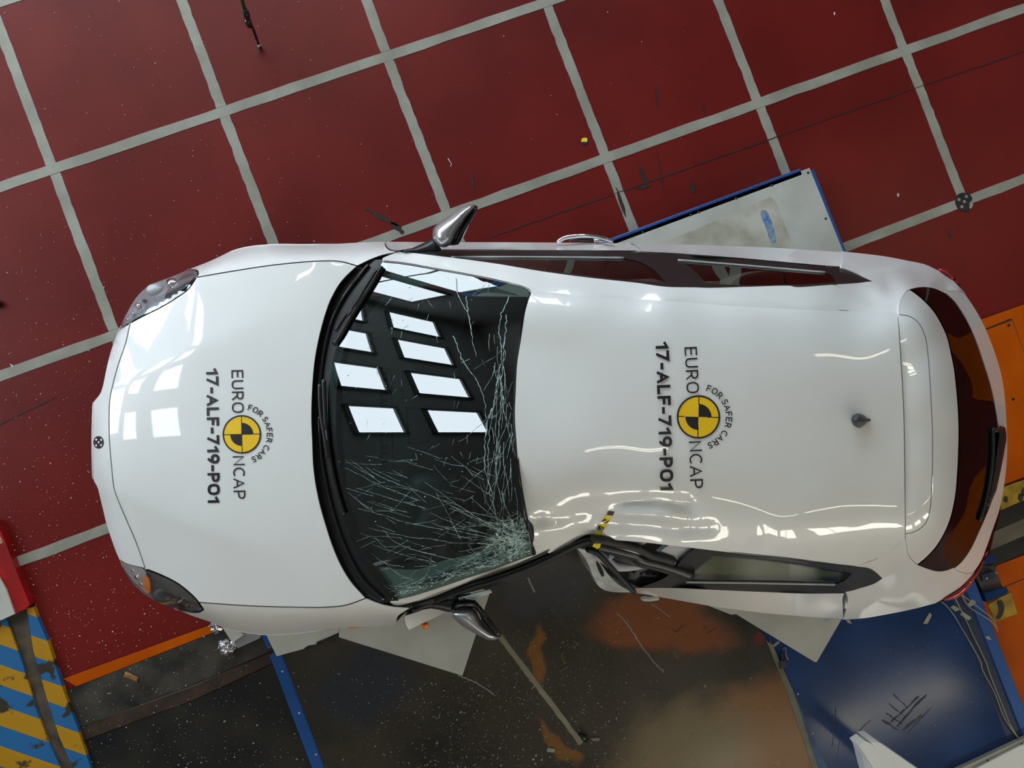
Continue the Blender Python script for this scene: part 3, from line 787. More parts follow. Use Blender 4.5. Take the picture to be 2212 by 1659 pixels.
# torn black bead left at the crushed corner
blob('torn_seal', closed(cC((1478, 770), (1500, 815), (1528, 850), (1536, 920), (1526, 965), (1505, 900), (1488, 840)), 4), g(1.36), .012, .01, rubber, car, 4)
blob('torn_seal', closed(cC((1530, 985), (1548, 1036), (1530, 1044), (1520, 1010)), 3), g(1.285), .01, .008, rubber, car, 3)

# roof and rails ------------------------------------------------------
rj_u = sm([tuple(ws_au[-1])] + c6((220, 448), (500, 474), (1000, 505), (1500, 540), (2212, 574)) + c7((1000, 567), (1395, 585)), 11)
rr = sm(c7((1395, 590), (1405, 720), (1416, 900), (1428, 1100), (1436, 1300), (1440, 1560)) + c7b((1442, 500), (1445, 757)), 11)
rail_out_u = sm([tuple(ft_tip_u)] + c5((900, 219), (1100, 244), (1300, 272), (1600, 322), (1900, 362), (2212, 396)) + c6((1000, 419), (1200, 424), (1500, 421), (1800, 413)) + c7((740, 416), (1000, 401), (1240, 383)), 9)
rj_l = sm(cC((1540, 1044)) + [(1230, 1118), (1330, 1095), (1480, 1125), (1600, 1148), (1690, 1157), (1955, 1152.8)], 11)
rail_in_l = rj_l
qt = np.array(c7((1240, 383)))[0]
hs_u = sm(c7((1395, 590), (1398, 530), (1413, 490), (1440, 456)) + r2((395, 208), (460, 172)), 5)
hs_u2 = sm(r2((460, 172), (560, 148), (700, 138), (850, 163), (1000, 230)), 6)
hs_u3 = sm(r2((1000, 230), (1015, 205), (1080, 193), (1160, 192), (1245, 212)), 5)
hs_l = sm(r4((385, 745), (398, 850), (410, 950), (432, 1050), (500, 1145), (580, 1212)), 5)
hs_l2 = sm(r4((580, 1212), (660, 1245), (740, 1275), (860, 1308), (940, 1313), (1040, 1292), (1140, 1255)), 6)
hs_l3 = sm(r4((1140, 1255), (1165, 1290), (1230, 1320), (1320, 1340), (1425, 1335)), 5)
roof_lo = sm(cC((1540, 1044), (1640, 1005)) + c6b((240, 735), (330, 710), (430, 650), (500, 614), (560, 612), (640, 640), (900, 667), (1200, 702), (1500, 737), (2000, 787)) + c7b((300, 872), (700, 912), (1000, 952), (1130, 966)), 9)
qlt = np.array(c7b((1300, 1045)))[0]
roof_poly = join(rev(rj_u), rev(ws_top) if False else ws_top, roof_lo, sm([tuple(roof_lo[-1])] + [(1900, 1205), (1958, 1185)] + [tuple(hs_l[5] if False else r4((398, 850))[0])], 8), sm(r4((398, 850), (385, 745)), 5), rev(rr))
roof = panel('roof', roof_poly, ZR, white, car, 13, inset=.4)
rail_u = panel('roof_rail', join(rev(rj_u), rev(ws_au), sm([tuple(ws_au[0]), (826, 560), tuple(ft_tip_u)], 6), rail_out_u[:np.argmin(np.hypot(*(rail_out_u - np.array([1800, 613])).T)) + 1], sm([tuple(rail_out_u[np.argmin(np.hypot(*(rail_out_u - np.array([1800, 613])).T))]), (1860, 640), (1938, 676.8)], 8)), ZR, white, car, 9, inset=-1.0)
# crushed side: bright A-pillar skin under the screen
ap_l = sm(cC((1640, 1006), (1500, 1066), (1300, 1150), (1100, 1222), (900, 1290), (760, 1345), (640, 1370), (605, 1350)))
apl_pts = G([(838, 1302, .95), (900, 1290, .99), (1000, 1255, 1.09), (1100, 1220, 1.19), (1188, 1186, 1.245), (870, 1310, .94), (950, 1285, 1.0), (1050, 1245, 1.10), (1150, 1207, 1.215)])
ZAL = TPS(apl_pts, 1e-4)
panel('windscreen_pillar', join(rev(ap_l), rev(ws_al)[::1] if False else sm(cC((605, 1350), (612, 1342)), 4), rev(ws_al), sm(cC((1540, 1044), (1640, 1006)), 6)), ZAL, white, car, 7, inset=.4)['label'] = 'bent white windscreen pillar on the crushed side'
# upper doors
dseam = sm(c6((757, 131), (800, 142), (835, 166), (857, 193)), 5)
dseam2 = sm(c7((1036, 190), (1042, 235), (1034, 291)), 5)
belt_u = sm([tuple(dr_fu[-1])] + c5((740, 184), (960, 181), (1200, 181), (1500, 183), (2212, 188)) + c6((760, 192), (857, 193)), 9)
belt_u2 = sm(c6((857, 193), (1100, 205), (1500, 235), (1800, 262), (2000, 280)) + c7((1034, 291)), 9)
fd = panel('front_door', join(o_du, dseam, rev(belt_u), rev(dr_fu)), ZD, white, car, 7, skirt=True)
rd = panel('rear_door', join(o_ru, dseam2, rev(belt_u2), rev(dseam)), ZD, white, car, 7, skirt=True)
kick = sm(c7((1034, 291), (1130, 329), (1200, 364), (1240, 383)), 6)
i613 = np.argmin(np.hypot(*(rail_out_u - np.array([1800, 613])).T))
qp_u = panel('rear_quarter_panel', join(o_qu, o_tu, sm([tuple(o_tu[-1])] + [tuple(hs_u3[-1])], 4) if False else sm([tuple(o_tu[-1]), tuple(hs_u3[-1])], 4), rev(hs_u3), rev(hs_u2), rev(hs_u), sm([(1938, 676.8), (1860, 640), (1800, 613)], 8), rail_out_u[i613:], rev(kick), rev(dseam2)), ZQ, white, car, 8, skirt=True, inset=-.5)
# upper side windows
sidepoly = join(belt_u, belt_u2, kick, rev(rail_out_u), sm([tuple(ft_tip_u), tuple(dr_fu[-1])], 4))
p1 = join(sm(c5((1000, 232), (1100, 228), (1600, 229), (2115, 231)) , 7), sm(c6((735, 231), (850, 262), (950, 320), (1012, 388)), 6), sm(c6((1012, 388), (800, 377), (500, 344), (200, 306), (0, 272)) + c5((1100, 262), (1000, 246)), 7), sm(c5((1000, 246), (1000, 232)), 4))
p2 = join(sm(c6((1090, 247), (1500, 280), (2040, 326)), 7), sm(c6((2040, 326), (2090, 350), (2115, 385)), 5), sm(c6((2115, 385), (1900, 400), (1500, 406), (1272, 393)), 7), sm(c6((1272, 393), (1180, 300), (1090, 247)), 6))
sf = panel('window_surround', sidepoly, ZS, black_pl, car, 7, inset=.8, holes=(p1, p2))
panel('front_door_window', p1, lambda x, y: ZS(x, y) - .006, sdg, car, 8, inset=-.8, flange=.004)
panel('rear_door_window', p2, lambda x, y: ZS(x, y) - .006, sdg, car, 8, inset=-.8, flange=.004)
tube('weather_strip', c5((1000, 226), (1100, 225), (1600, 227), (2115, 231)), lambda x, y: ZS(x, y) + .004, .005, greyin, car, 6)  # the strip's highlight is put into its pale grey
tube('weather_strip', c6((1090, 245), (1500, 278), (2040, 325)), lambda x, y: ZS(x, y) + .004, .005, greyin, car, 6)
# chrome door handle on the intact side
hz = [g(.80)] * 5
hnd = tube('door_handle', c6((310, 128), (360, 100), (440, 90), (560, 92), (640, 115), (662, 130)), [g(.79), g(.80), g(.81), g(.81), g(.80), g(.79)], .010, chrome, car, 8)
blob('handle_grip', np.array(c6((385, 125), (392, 104), (440, 96), (530, 100), (548, 128))), g(.78), .004, .01, gloss_bl, hnd, 3)
blob('handle_end', np.array(c6((540, 100), (620, 116), (660, 130), (550, 130))), g(.79), .008, .008, chrome, hnd, 3)
# intact-side mirror
stalk = c2((330, 1622), (450, 1602), (540, 1560), (595, 1530), (620, 1580), (640, 1612), (628, 1640), (500, 1646))
blob('mirror_foot', closed(stalk, 5, False), g(.95), .03, .03, black_pl, car, 5)
mz = lambda x, y: g(1.03) + 0 * x
mir = blob('door_mirror', closed(cU((480, 1050), (510, 880), (700, 680), (1000, 480), (1400, 210), (1600, 150), (1765, 190), (1500, 600), (1250, 980), (1180, 1110), (1130, 1260), (1000, 1370), (760, 1440), (600, 1340), (500, 1200)), 4), g(1.03), .075, .09, silver, car, 5)
mir['label'] = 'satin silver door mirror on the intact side'
blob('mirror_rim', closed(cU((1765, 190), (1830, 225), (1800, 380), (1500, 940), (1330, 1260), (1240, 1355), (1000, 1390), (1130, 1250), (1190, 1090), (1270, 950), (1500, 590)), 4, False), g(1.025), .045, .08, gloss_bl, mir, 4)
# hatch -----------------------------------------------------------------
gl_in = sm(r2((460, 172), (560, 240), (700, 360), (850, 530), (950, 700), (1040, 900), (1100, 1150), (1150, 1400), (1178, 1640)) + r3((1200, 250), (1215, 500), (1220, 750), (1215, 1000), (1205, 1250), (1188, 1500)) + r4((1180, 50), (1150, 250), (1090, 500), (1000, 720), (880, 920), (740, 1080), (580, 1212)), 10)
gl_out = sm(r2((1000, 230), (1150, 370), (1280, 560), (1400, 780), (1500, 1030), (1600, 1330), (1695, 1640)) + r3((1755, 280), (1810, 640), (1835, 900), (1835, 1150), (1815, 1450)) + r4((1785, 20), (1700, 260), (1620, 460), (1480, 780), (1380, 980), (1250, 1160), (1140, 1255)), 10)
spo = panel('tailgate_spoiler', join(hs_u, gl_in, rev(hs_l), rev(rr)), ZT, white, car, 10, inset=1.7)
panel('rear_window', join(hs_u2, gl_out, rev(hs_l2), rev(gl_in)), lambda x, y: ZT(x, y) - .006, rrg, car, 10, inset=.8)
panel('tailgate', join(hs_u3, sm([tuple(hs_u3[-1]), tuple(o_tu[-1])], 3), o_r, sm([tuple(o_r[-1])] + [tuple(o_tl[6])], 6) if False else o_tl[:8], sm([tuple(o_tl[7]), tuple(hs_l3[-1])], 4), rev(hs_l3), rev(gl_out)), ZT, white, car, 9, skirt=True)
inl = sm(c7((1410, 596), (1470, 606), (1530, 648), (1572, 730), (1592, 850), (1610, 1100), (1621, 1350), (1622, 1560)) + c7b((1618, 400), (1606, 600), (1582, 680), (1540, 725), (1490, 750), (1447, 758)), 8)
band('spoiler_joint', inl, -.55, .55, lambda x, y: ZT(x, y) + .0012, pm('joint_dark_grey', (.12, .11, .15), .6), car)  # thin dark grey line along the spoiler joint
# tail lamps
tl_u = join(sm(c7((1640, 305), (1700, 300), (1735, 330), (1770, 368), (1800, 410), (1832, 460)), 5), rev(o_tu))
blob('tail_lamp', tl_u, g(.77), .02, .14, redl, car, 4)
tl_l = join(o_tl, sm(c7b((1645, 1202), (1700, 1190), (1772, 1176), (1812, 1150), (1870, 1085), (1915, 1015), (1960, 930), (1990, 850)), 6), sm(c7b((1990, 850), (1975, 840)), 3))
blob('tail_lamp', tl_l, g(.765), .02, .14, redl, car, 4)['label'] = 'red tail lamp on the crushed side'
# rear wiper
rw = blob('rear_wiper', closed(r3((1830, 650), (1880, 642), (1925, 665), (1943, 760), (1943, 850), (1925, 950), (1890, 1150), (1840, 1400), (1785, 1640)) + r4((1700, 260), (1640, 420), (1590, 550), (1565, 545), (1610, 400), (1660, 220)) + r3((1725, 1500), (1765, 1250), (1800, 1050), (1815, 930), (1822, 760)), 5, False), g(1.0), .018, .02, black_pl, car, 4, tilt=lambda x, y: np.maximum(ZT(x, y), g(.93)) + .02)
tube('wiper_blade', r3((1735, 680), (1740, 900), (1735, 1100), (1700, 1400), (1660, 1640)) + r4((1600, 330), (1530, 530)), lambda x, y: ZT(x, y) + .014, .008, rubber, rw, 6)
tube('wiper_link', r3((1830, 700), (1740, 705)), lambda x, y: ZT(x, y) + .02, .012, black_pl, rw, 6)
# aerial
an = blob('aerial_base', closed(c7((1095, 1275), (1105, 1248), (1145, 1234), (1180, 1248), (1205, 1268), (1222, 1272), (1224, 1284), (1205, 1290), (1185, 1310), (1150, 1328), (1112, 1312)), 3), float(ZR(np.array([1858.]), np.array([908.]))[0]), .045, .004, pm('grey_aerial', (.035, .037, .042), .45), car, 2.5, power=.6)
blob('aerial_mount', disc_px(*c7((1211, 1277))[0], 3.6, 14), float(ZR(np.array([1876.]), np.array([908.]))[0]) + .004, .02, .004, rubber, an, 1.5)
# crushed side, rear -----------------------------------------------------
belt_l = sm(c6b((845, 955), (1000, 955), (1300, 966), (1600, 979), (1900, 991), (2160, 990)), 8)
rds = sm(c7b((1053, 1141), (1043, 1170), (1043, 1220), (1046, 1300)), 5)
tear = sm(c6b((440, 700), (500, 780), (540, 890), (580, 950), (620, 976)), 5)
tear_in = sm(c6b((440, 700), (520, 745), (600, 830), (690, 905), (770, 955), (845, 955)), 6)
drl = panel('rear_door', join(belt_l, sm([tuple(belt_l[-1]), tuple(rds[0])], 3), rds, sm([tuple(rds[-1]), tuple(o_rl[0])], 3), o_rl, rev(tear), tear_in), ZDL, white, car, 7, skirt=True, inset=.6)
drl['label'] = 'torn and folded white rear door on the crushed side'
qlo = sm(c7b((1130, 966), (1215, 978), (1262, 1008), (1300, 1045)), 6)
qlb = sm(c7b((1300, 1045), (1250, 1078), (1160, 1108), (1062, 1133)), 6)
panel('rear_quarter_panel', join(qlo, qlb, sm(c7b((1062, 1133), (1075, 1160), (1072, 1220), (1050, 1308)), 5), rev(o_ql), rev(o_tl[7:]), sm([tuple(o_tl[7]), tuple(hs_l3[-1])], 4), rev(hs_l3), rev(hs_l2), rev(hs_l[2:]), sm(r4((398, 850)) + [(1958, 1185), (1900, 1205), tuple(roof_lo[-1])], 8) if False else sm([tuple(hs_l[2]), (1900, 1205), tuple(roof_lo[-1])], 8)), ZQL, white, car, 8, skirt=True, inset=-.5)
blob('door_edge', closed(c7b((1048, 1150), (1060, 1132), (1074, 1150), (1078, 1200), (1062, 1250), (1050, 1230)), 4), g(.86), .02, .1, white, car, 3)
# window frame of the crushed rear door
wl_out = sm(c6b((1200, 702), (1500, 737), (2000, 787)) + c7b((300, 872), (700, 912), (1000, 952), (1130, 966), (1215, 978), (1262, 1008), (1300, 1045)), 8)
wl_in = sm(c7b((1300, 1045), (1250, 1078), (1160, 1108), (1062, 1133)) + c6b((1900, 991), (1600, 979), (1300, 966), (1000, 955), (845, 955)), 8)
bp = sm(c6b((845, 955), (1020, 880), (1100, 790), (1200, 702)), 8)
pl = join(sm(c7b((210, 890), (600, 935), (1105, 1010)), 7), sm(c7b((1105, 1010), (1050, 1060), (985, 1086)), 6), sm(c7b((985, 1086), (500, 1076), (30, 1068)), 7), sm(c7b((30, 1068), (100, 985), (210, 890)), 6))
panel('window_surround', join(wl_out, wl_in, bp), ZSL, black_pl, car, 7, inset=.5, holes=(pl,))
panel('rear_door_window', pl, lambda x, y: ZSL(x, y) - .006, glass('green_side_glass', (.55, .60, .42), .08), car, 8, inset=-.8, flange=.004)
panel('window_lining', poly_inset(pl, 2), lambda x, y: ZSL(x, y) - .07, pm('lining_olive', (.17, .18, .10), .6, var=.2, scale=6), car, 9)
tube('weather_strip', c7b((30, 1068), (500, 1074), (990, 1084)), lambda x, y: ZSL(x, y) + .004, .005, greyin, car, 6)
# bent front door frame, two black bars over the opening
zf1 = [g(z) for z in (.93, .98, 1.07, 1.16, 1.24, 1.27, 1.27, 1.24, 1.2)]
fb = cC((745, 1378), (900, 1338), (1100, 1262), (1300, 1200), (1580, 1092), (1750, 1008), (1850, 966), (1930, 955), (1960, 958))
fbt = np.array(cC((745, 1372), (900, 1322), (1100, 1240), (1300, 1178), (1580, 1068), (1750, 984), (1840, 944), (1920, 928)))
fbb = np.array(cC((1900, 975), (1810, 1003), (1720, 1048), (1600, 1118), (1400, 1208), (1250, 1252), (1010, 1312), (900, 1350), (745, 1412)))
ZFB = TPS(G([(889, 1312, .93), (950, 1293, .99), (1010, 1266, 1.08), (1075, 1244, 1.16), (1170, 1207, 1.235), (1225, 1180, 1.26), (1260, 1163, 1.265), (1285, 1160, 1.265), (889, 1322, .90), (940, 1302, .95), (1060, 1268, 1.05), (1110, 1254, 1.11), (1175, 1224, 1.18), (1215, 1200, 1.22), (1275, 1176, 1.23)]), 1e-4)
dfr = panel('door_frame', join(sm(fbt, 7), sm([tuple(fbt[-1]), tuple(fbb[0])], 4), sm(fbb, 7), sm([tuple(fbb[-1]), tuple(fbt[0])], 4)), ZFB, black_pl, car, 7, inset=.3, flange=.05)
dfr['label'] = 'black front door frame bent inwards by the pole'
tube('frame_ridge', cC((900, 1340), (1100, 1262), (1300, 1200), (1580, 1092), (1750, 1008), (1850, 965), (1925, 950)), lambda x, y: ZFB(x, y) + .004, .010, rubber, dfr, 6)
for nm, pts, zz, r, mt in (('frame_bar', d6((1300, 625), (1500, 640), (1800, 705), (2100, 790)) + d7((200, 880), (420, 935), (560, 985)), (1.275, 1.27, 1.25, 1.22, 1.19, 1.17, 1.15), .019, rubber),
                           ('frame_trim', d6((1480, 672), (1750, 745), (2000, 820)) + d7((100, 865), (350, 925), (580, 1005)), (1.265, 1.25, 1.23, 1.20, 1.18, 1.155), .007, greyin),
                           ('frame_bar', d6((1400, 720), (1700, 790), (2000, 880)) + d7((0, 935), (300, 1015), (600, 1110), (850, 1210)), (1.24, 1.22, 1.19, 1.17, 1.14, 1.11, 1.08), .022, black_pl),
                           ('frame_bar', d6((1450, 745), (1700, 830), (2000, 940)) + d7((0, 990), (300, 1075), (600, 1165), (830, 1225)), (1.22, 1.195, 1.165, 1.14, 1.11, 1.08, 1.06), .016, rubber)):
    tube(nm, pts, [g(z) for z in zz], r, mt, dfr, 7, flat=.6)
tube('torn_weather_strip', d6((1250, 790), (1400, 850), (1600, 1050), (1800, 1260), (1995, 1475)), [g(z) for z in (1.19, 1.14, 1.06, .98, .92)], .012, rubber, car, 6)
# torn inner skin folded behind the bar
folds = join(sm(c6b((440, 700), (520, 720), (570, 770), (640, 870), (700, 930), (790, 985)), 5), sm(c6b((790, 985), (700, 985), (620, 972), (580, 945), (545, 890), (500, 780), (440, 700)), 5))
ZFO0 = TPS(G([(1247, 1184, 1.15), (1274, 1191, 1.13), (1291, 1208, 1.06), (1314, 1241, .99), (1334, 1261, .95), (1364, 1280, .90), (1307, 1275, .82), (1294, 1266, .86), (1282, 1248, .93), (1267, 1211, 1.03), (1300, 1250, .95)]), 1e-4)
def ZFO(x, y): return ZFO0(x, y) + .012 * np.sin((x - y * .45) / 7.0) * np.exp(-((x - 1285) / 32) ** 2)
fo = panel('torn_door_skin', folds, ZFO, pm('bare_torn_skin', (.50, .52, .50), .4, var=.2, scale=18, coat=.3), car, 5, inset=0, flange=.03)
blob('skin_tear', closed(c6b((560, 780), (590, 815), (612, 870), (605, 888), (590, 870), (570, 825)), 3), g(.99), .006, .002, liner, fo, 2.5, tilt=lambda x, y: ZFO(x, y) + .003)
blob('door_clip', closed(c6b((845, 1022), (870, 1008), (905, 1012), (955, 1008), (970, 1030), (930, 1042), (860, 1040)), 3), g(.64), .012, .02, greyin, car, 3)
# front door skin pushed under the mirror
dsk = closed(cM((285, 480), (300, 425), (420, 390), (640, 310), (760, 290), (900, 310), (1120, 365), (960, 410), (700, 530), (365, 690), (310, 590)), 5, False)
panel('front_door', dsk, TPS(G([(873, 1336, .80), (900, 1322, .90), (929, 1314, .93), (970, 1323, .90), (883, 1361, .70), (922, 1342, .72), (952, 1328, .76)]), 1e-4), white, car, 6, inset=.3, flange=.12)['label'] = 'folded white front door skin below the crushed side mirror'
blob('door_skin_flap', np.array(cM((1290, 95), (1500, 40), (1860, -60), (1900, 0), (1600, 120), (1350, 130))), g(.88), .01, .05, white, car, 5)
blob('broken_indicator', closed(cM((585, 575), (690, 540), (745, 580), (700, 670), (640, 675)), 3, False), D + .03, .012, .012, amber, car, 3)
# crushed-side mirror
blob('mirror_foot', closed(cM((430, 300), (700, 160), (1100, 60), (1500, 10), (1520, 30), (1280, 90), (1300, 170), (1180, 330), (1130, 355), (900, 305), (760, 285), (640, 305), (420, 390), (300, 400)), 5, False), g(.92), .02, .05, black_pl, car, 5)
mr2 = blob('door_mirror', closed(cM((1130, 380), (1180, 335), (1350, 295), (1560, 300), (1640, 400), (1700, 520), (1850, 690), (2015, 835), (1960, 870), (1830, 870), (1650, 790), (1400, 650), (1230, 520), (1150, 430)), 4), g(.97), .07, .09, silver, car, 5)
mr2['label'] = 'satin silver door mirror hanging out over the crushed door'
blob('mirror_rim', closed(cM((1280, 150), (1450, 130), (1600, 140), (1700, 270), (1850, 460), (2060, 740), (2060, 810), (2020, 830), (1850, 680), (1710, 510), (1650, 380), (1560, 290), (1350, 285), (1200, 320), (1190, 240)), 4, False), g(.98), .05, .08, gloss_bl, mr2, 4)

# structure below the skin and interior -----------------------------------
panel('front_gap_shade', poly_inset(join(o_front, o_fu1, o_fu2, o_fu3, rev(hd_r) if False else sm([(832, 521), (850, 560), (772, 590)], 9), hd_r, sm([tuple(hd_r[-1]), (860, 1340)], 9), o_fl3, o_fl2, o_fl1), 9), lambda x, y: ZF(x, y) - .09, liner, car, 26, inset=0, flange=.3)  # dark sheet added so the gaps between front panels look shaded
hl_poly = poly_inset(join(ws_top, roof_lo, sm([tuple(roof_lo[-1]), (1950, 1180)], 9), sm([(1950, 1180), (1955, 1152)], 9), rev(rr), sm([(1938, 677), (1900, 640), (1800, 618)], 9), rev(rail_out_u[:i613 + 1])[: -28] if False else sm([(1800, 618), (1600, 625), (1400, 622), (1200, 612), (1140, 632)], 9)), 7)
panel('headlining', hl_poly, lambda x, y: ZR(x, y) - .035, pm('grey_headlining', (.10, .10, .10), .9), car, 26, inset=0, flange=.02)
panel('tail_gap_shade', poly_inset(join(hs_u3, o_r, o_tl[:8], sm([tuple(o_tl[7]), tuple(hs_l3[-1])], 4), rev(hs_l3), rev(gl_out)), 6), lambda x, y: ZT(x, y) - .05, liner, car, 16, inset=0, flange=.2)  # dark sheet added as shade behind the tailgate gaps
def wbox(name, x0, x1, y0, y1, z0, z1, mat, parent, bev=.03, taper=0, rot=0):
    """Box in the car's own axes (x to the rear, y to the intact side)."""
    v = []
    for k in range(8):
        x = (x0, x1)[k & 1]; y = (y0, y1)[k >> 1 & 1]; z = (z0, z1)[k >> 2 & 1]
        if k >> 2 & 1: x += taper
        v.append(CARC + XD * x + YD * y + np.array([0, 0, z]))
    F = [(0, 2, 3, 1), (4, 5, 7, 6), (0, 1, 5, 4), (2, 6, 7, 3), (0, 4, 6, 2), (1, 3, 7, 5)]
    o = mesh(name, np.array(v), F, mat, parent, False)
    m = o.modifiers.new('bevel', 'BEVEL'); m.width = bev; m.segments = 3
    return o
def cx(px, py, z): return carxy(P(np.array([float(px)]), np.array([float(py)]), np.array([g(z)]))[0])
x_f = cx(230, 950, .6)[0]; x_r = cx(2130, 950, .6)[0]
YS = .78
wbox('floor_pan', x_f + .25, x_r - .2, -.55, YS - .08, .16, .24, liner, car, .02)
# dashboard
dz = lambda x, y: np.minimum(ZW(x, y) - .07, g(.97))
dash_poly = join(sm([(738, 930), (745, 790), (790, 690), (845, 620)], 9), sm([(845, 620), (960, 625), (1010, 640)], 9), sm([(1010, 640), (985, 800), (975, 950), (985, 1050), (975, 1110), (960, 1200)], 9), sm([(960, 1200), (900, 1235), (845, 1262)], 9), sm([(845, 1262), (790, 1190), (755, 1080), (738, 930)], 9))
ZDA = TPS(G([(745, 940, .93), (760, 780, .92), (800, 1150, .92), (850, 940, .955), (870, 700, .94), (860, 1200, .93), (930, 940, .95), (930, 700, .935), (930, 1150, .95), (985, 940, .86), (985, 700, .86), (980, 1150, .87)]), 1e-3)
dash = panel('dashboard', dash_poly, ZDA, dashm, car, 14, inset=0, flange=.3)
for k in range(16):
    y0 = 802 + k * 14.5
    if 925 < y0 < 950: continue
    q = [(822, y0), (838, y0 - 1), (838, y0 + 8), (822, y0 + 9)]
    prism('vent_slot', q, g(.93), float(ZDA(np.array([830.]), np.array([y0]))[0]) + .003, liner, dash)
for q in ([(822, 795), (845, 797), (848, 1010), (840, 1020), (824, 1022)], [(868, 800), (905, 803), (908, 860), (868, 862)], [(878, 880), (935, 885), (932, 955), (882, 956)]):
    tube('panel_joint', q + [q[0]], lambda x, y: ZDA(x, y) + .001, .003, liner, dash, 5, curve=False)
blob('instrument_hood', closed([(885, 1035), (915, 1020), (965, 1035), (985, 1080), (975, 1130), (935, 1150), (890, 1145), (905, 1100), (885, 1070)], 6), g(.95), .07, .05, dashm, dash, 7)
# steering wheel
a_ = np.linspace(0, 2 * math.pi, 28)
swc = CARC + XD * cx(1010, 1105, .86)[0] + YD * cx(1010, 1105, .86)[1] + np.array([0, 0, .84])
sn = np.array([-.35, 0, .94]); ux = XD * .5 + np.array([0, 0, .35]); 
e1 = YD; e2 = XD * .42 * 0 + np.cross(YD, XD * .85 + np.array([0, 0, .5]) / 1.0); e2 = e2 / np.linalg.norm(e2)
sw = tube_w('steering_wheel', [swc + .185 * (math.cos(t) * e1 + math.sin(t) * e2) for t in a_], .016, black_pl, car, 8)
tube_w('wheel_spoke', [swc + .18 * e1, swc - .18 * e1], .02, black_pl, sw, 8)
tube_w('wheel_spoke', [swc, swc - .18 * e2], .02, black_pl, sw, 8)
tube_w('steering_column', [swc, swc - (XD * .3 + np.array([0, 0, .12]))], .04, black_pl, sw, 8)
# seats
def seat(yc, xc, wd=.48):
    s = wbox('seat', xc - .25, xc + .28, yc - wd / 2, yc + wd / 2, .42, .58, seatm, car, .05)
    wbox('backrest', xc + .22, xc + .38, yc - wd / 2, yc + wd / 2, .55, 1.05, seatm, s, .06, taper=.14)
    wbox('headrest', xc + .36, xc + .48, yc - .13, yc + .13, 1.07, 1.25, seatm, s, .05, taper=.04)
    return s
sx = cx(1290, 930, .5)[0]
seat(.36, sx); seat(-.30, sx)['label'] = 'driver seat on the crushed side'
sx -= .22
rs = wbox('rear_bench', sx + .75, sx + 1.2, -.52, .62, .42, .60, seatm, car, .06)
wbox('backrest', sx + 1.15, sx + 1.32, -.52, .62, .58, 1.08, seatm, rs, .06, taper=.14)
for yy in (-.36, .05, .46): wbox('headrest', sx + 1.32, sx + 1.42, yy - .12, yy + .12, 1.06, 1.17, seatm, rs, .04)
wbox('parcel_shelf', sx + 1.42, x_r - .5, -.4, .45, .86, .90, liner, car, .01)
# pillar trims seen through the screen
panel('pillar_trim', join(sm(cC((520, 1120), (650, 1138), (800, 1138), (950, 1085), (1100, 1050), (1250, 1008), (1400, 950)), 8), sm(cC((1400, 950), (1520, 960), (1532, 1040)), 7), sm(cC((1532, 1040), (1300, 1128), (1100, 1192), (900, 1260), (720, 1314), (625, 1332)), 8), sm(cC((625, 1332), (560, 1240), (520, 1120)), 8)), lambda x, y: ZW(x, y) - .03, greyin, car, 9, inset=0)['label'] = 'pale pillar lining and airbag behind the cracked screen'
tube('trim_fold', cC((800, 1250), (950, 1180), (1150, 1100), (1400, 1000)), lambda x, y: ZW(x, y) - .022, .012, dashm, car, 6)
panel('pillar_trim', join(sm(c5((500, 440), (570, 360), (650, 310)), 8), sm(c5((650, 310), (900, 345), (1150, 385), (1430, 468)), 8), sm(c5((1430, 468), (1250, 450), (1080, 450), (900, 408), (760, 420), (500, 440)), 8)), lambda x, y: ZW(x, y) - .03, pm('grey_lining', (.16, .175, .165), .7), car, 9, inset=0)
# inside of the crushed opening: curtain airbag, sill lining, dark door card
panel('curtain_airbag', closed(d7((320, 835), (420, 760), (500, 710), (880, 765), (760, 890), (600, 1010), (500, 905)), 6, False), lambda x, y: ZSL(x, y) - .06, bag, car, 6, inset=0, flange=.05)
panel('curtain_airbag', closed(d6((1550, 640), (1800, 650), (2190, 690), (2050, 735), (1850, 700), (1700, 665)), 5, False), lambda x, y: ZSL(x, y) - .05, bag, car, 6, inset=0, flange=.02)
tube('door_lining_fold', d6((1400, 850), (1550, 960), (1650, 1040), (1800, 1060), (2000, 1040), (2212, 1000)), [g(z) for z in (1.10, 1.05, 1.02, 1.0, .99, .99)], .022, bag, car, 8)
tube('lining_clip', d6((1590, 930), (1640, 890)), [g(1.09), g(1.11)], .010, bag, car, 6)
panel('door_card', join(sm(d6((1330, 830), (1500, 800), (1900, 850)), 6), sm([d6((1900, 850))[0], c6b((1180, 860))[0], c6b((1150, 915))[0]], 7), sm(c6b((1150, 915), (1000, 950), (850, 955), (790, 930), (700, 870), (600, 780)), 7), sm([c6b((600, 780))[0], d6((1330, 830))[0]], 5)), lambda x, y: ZSL(x, y) - .08, gloss_bl, car, 8, inset=0, flange=.1)
for k in range(7):
    x0, y0 = c6b((690 + k * 45, 868 - k * .5))[0]
    zz = float(ZSL(np.array([x0]), np.array([y0]))[0]) - .07
    blob('stitch', np.array([(x0 - 4, y0 - 1), (x0 + 3, y0 - 1.2), (x0 + 4, y0 + 1), (x0 - 3, y0 + 1.2)]), zz, .004, .004, greyin, car, 2)
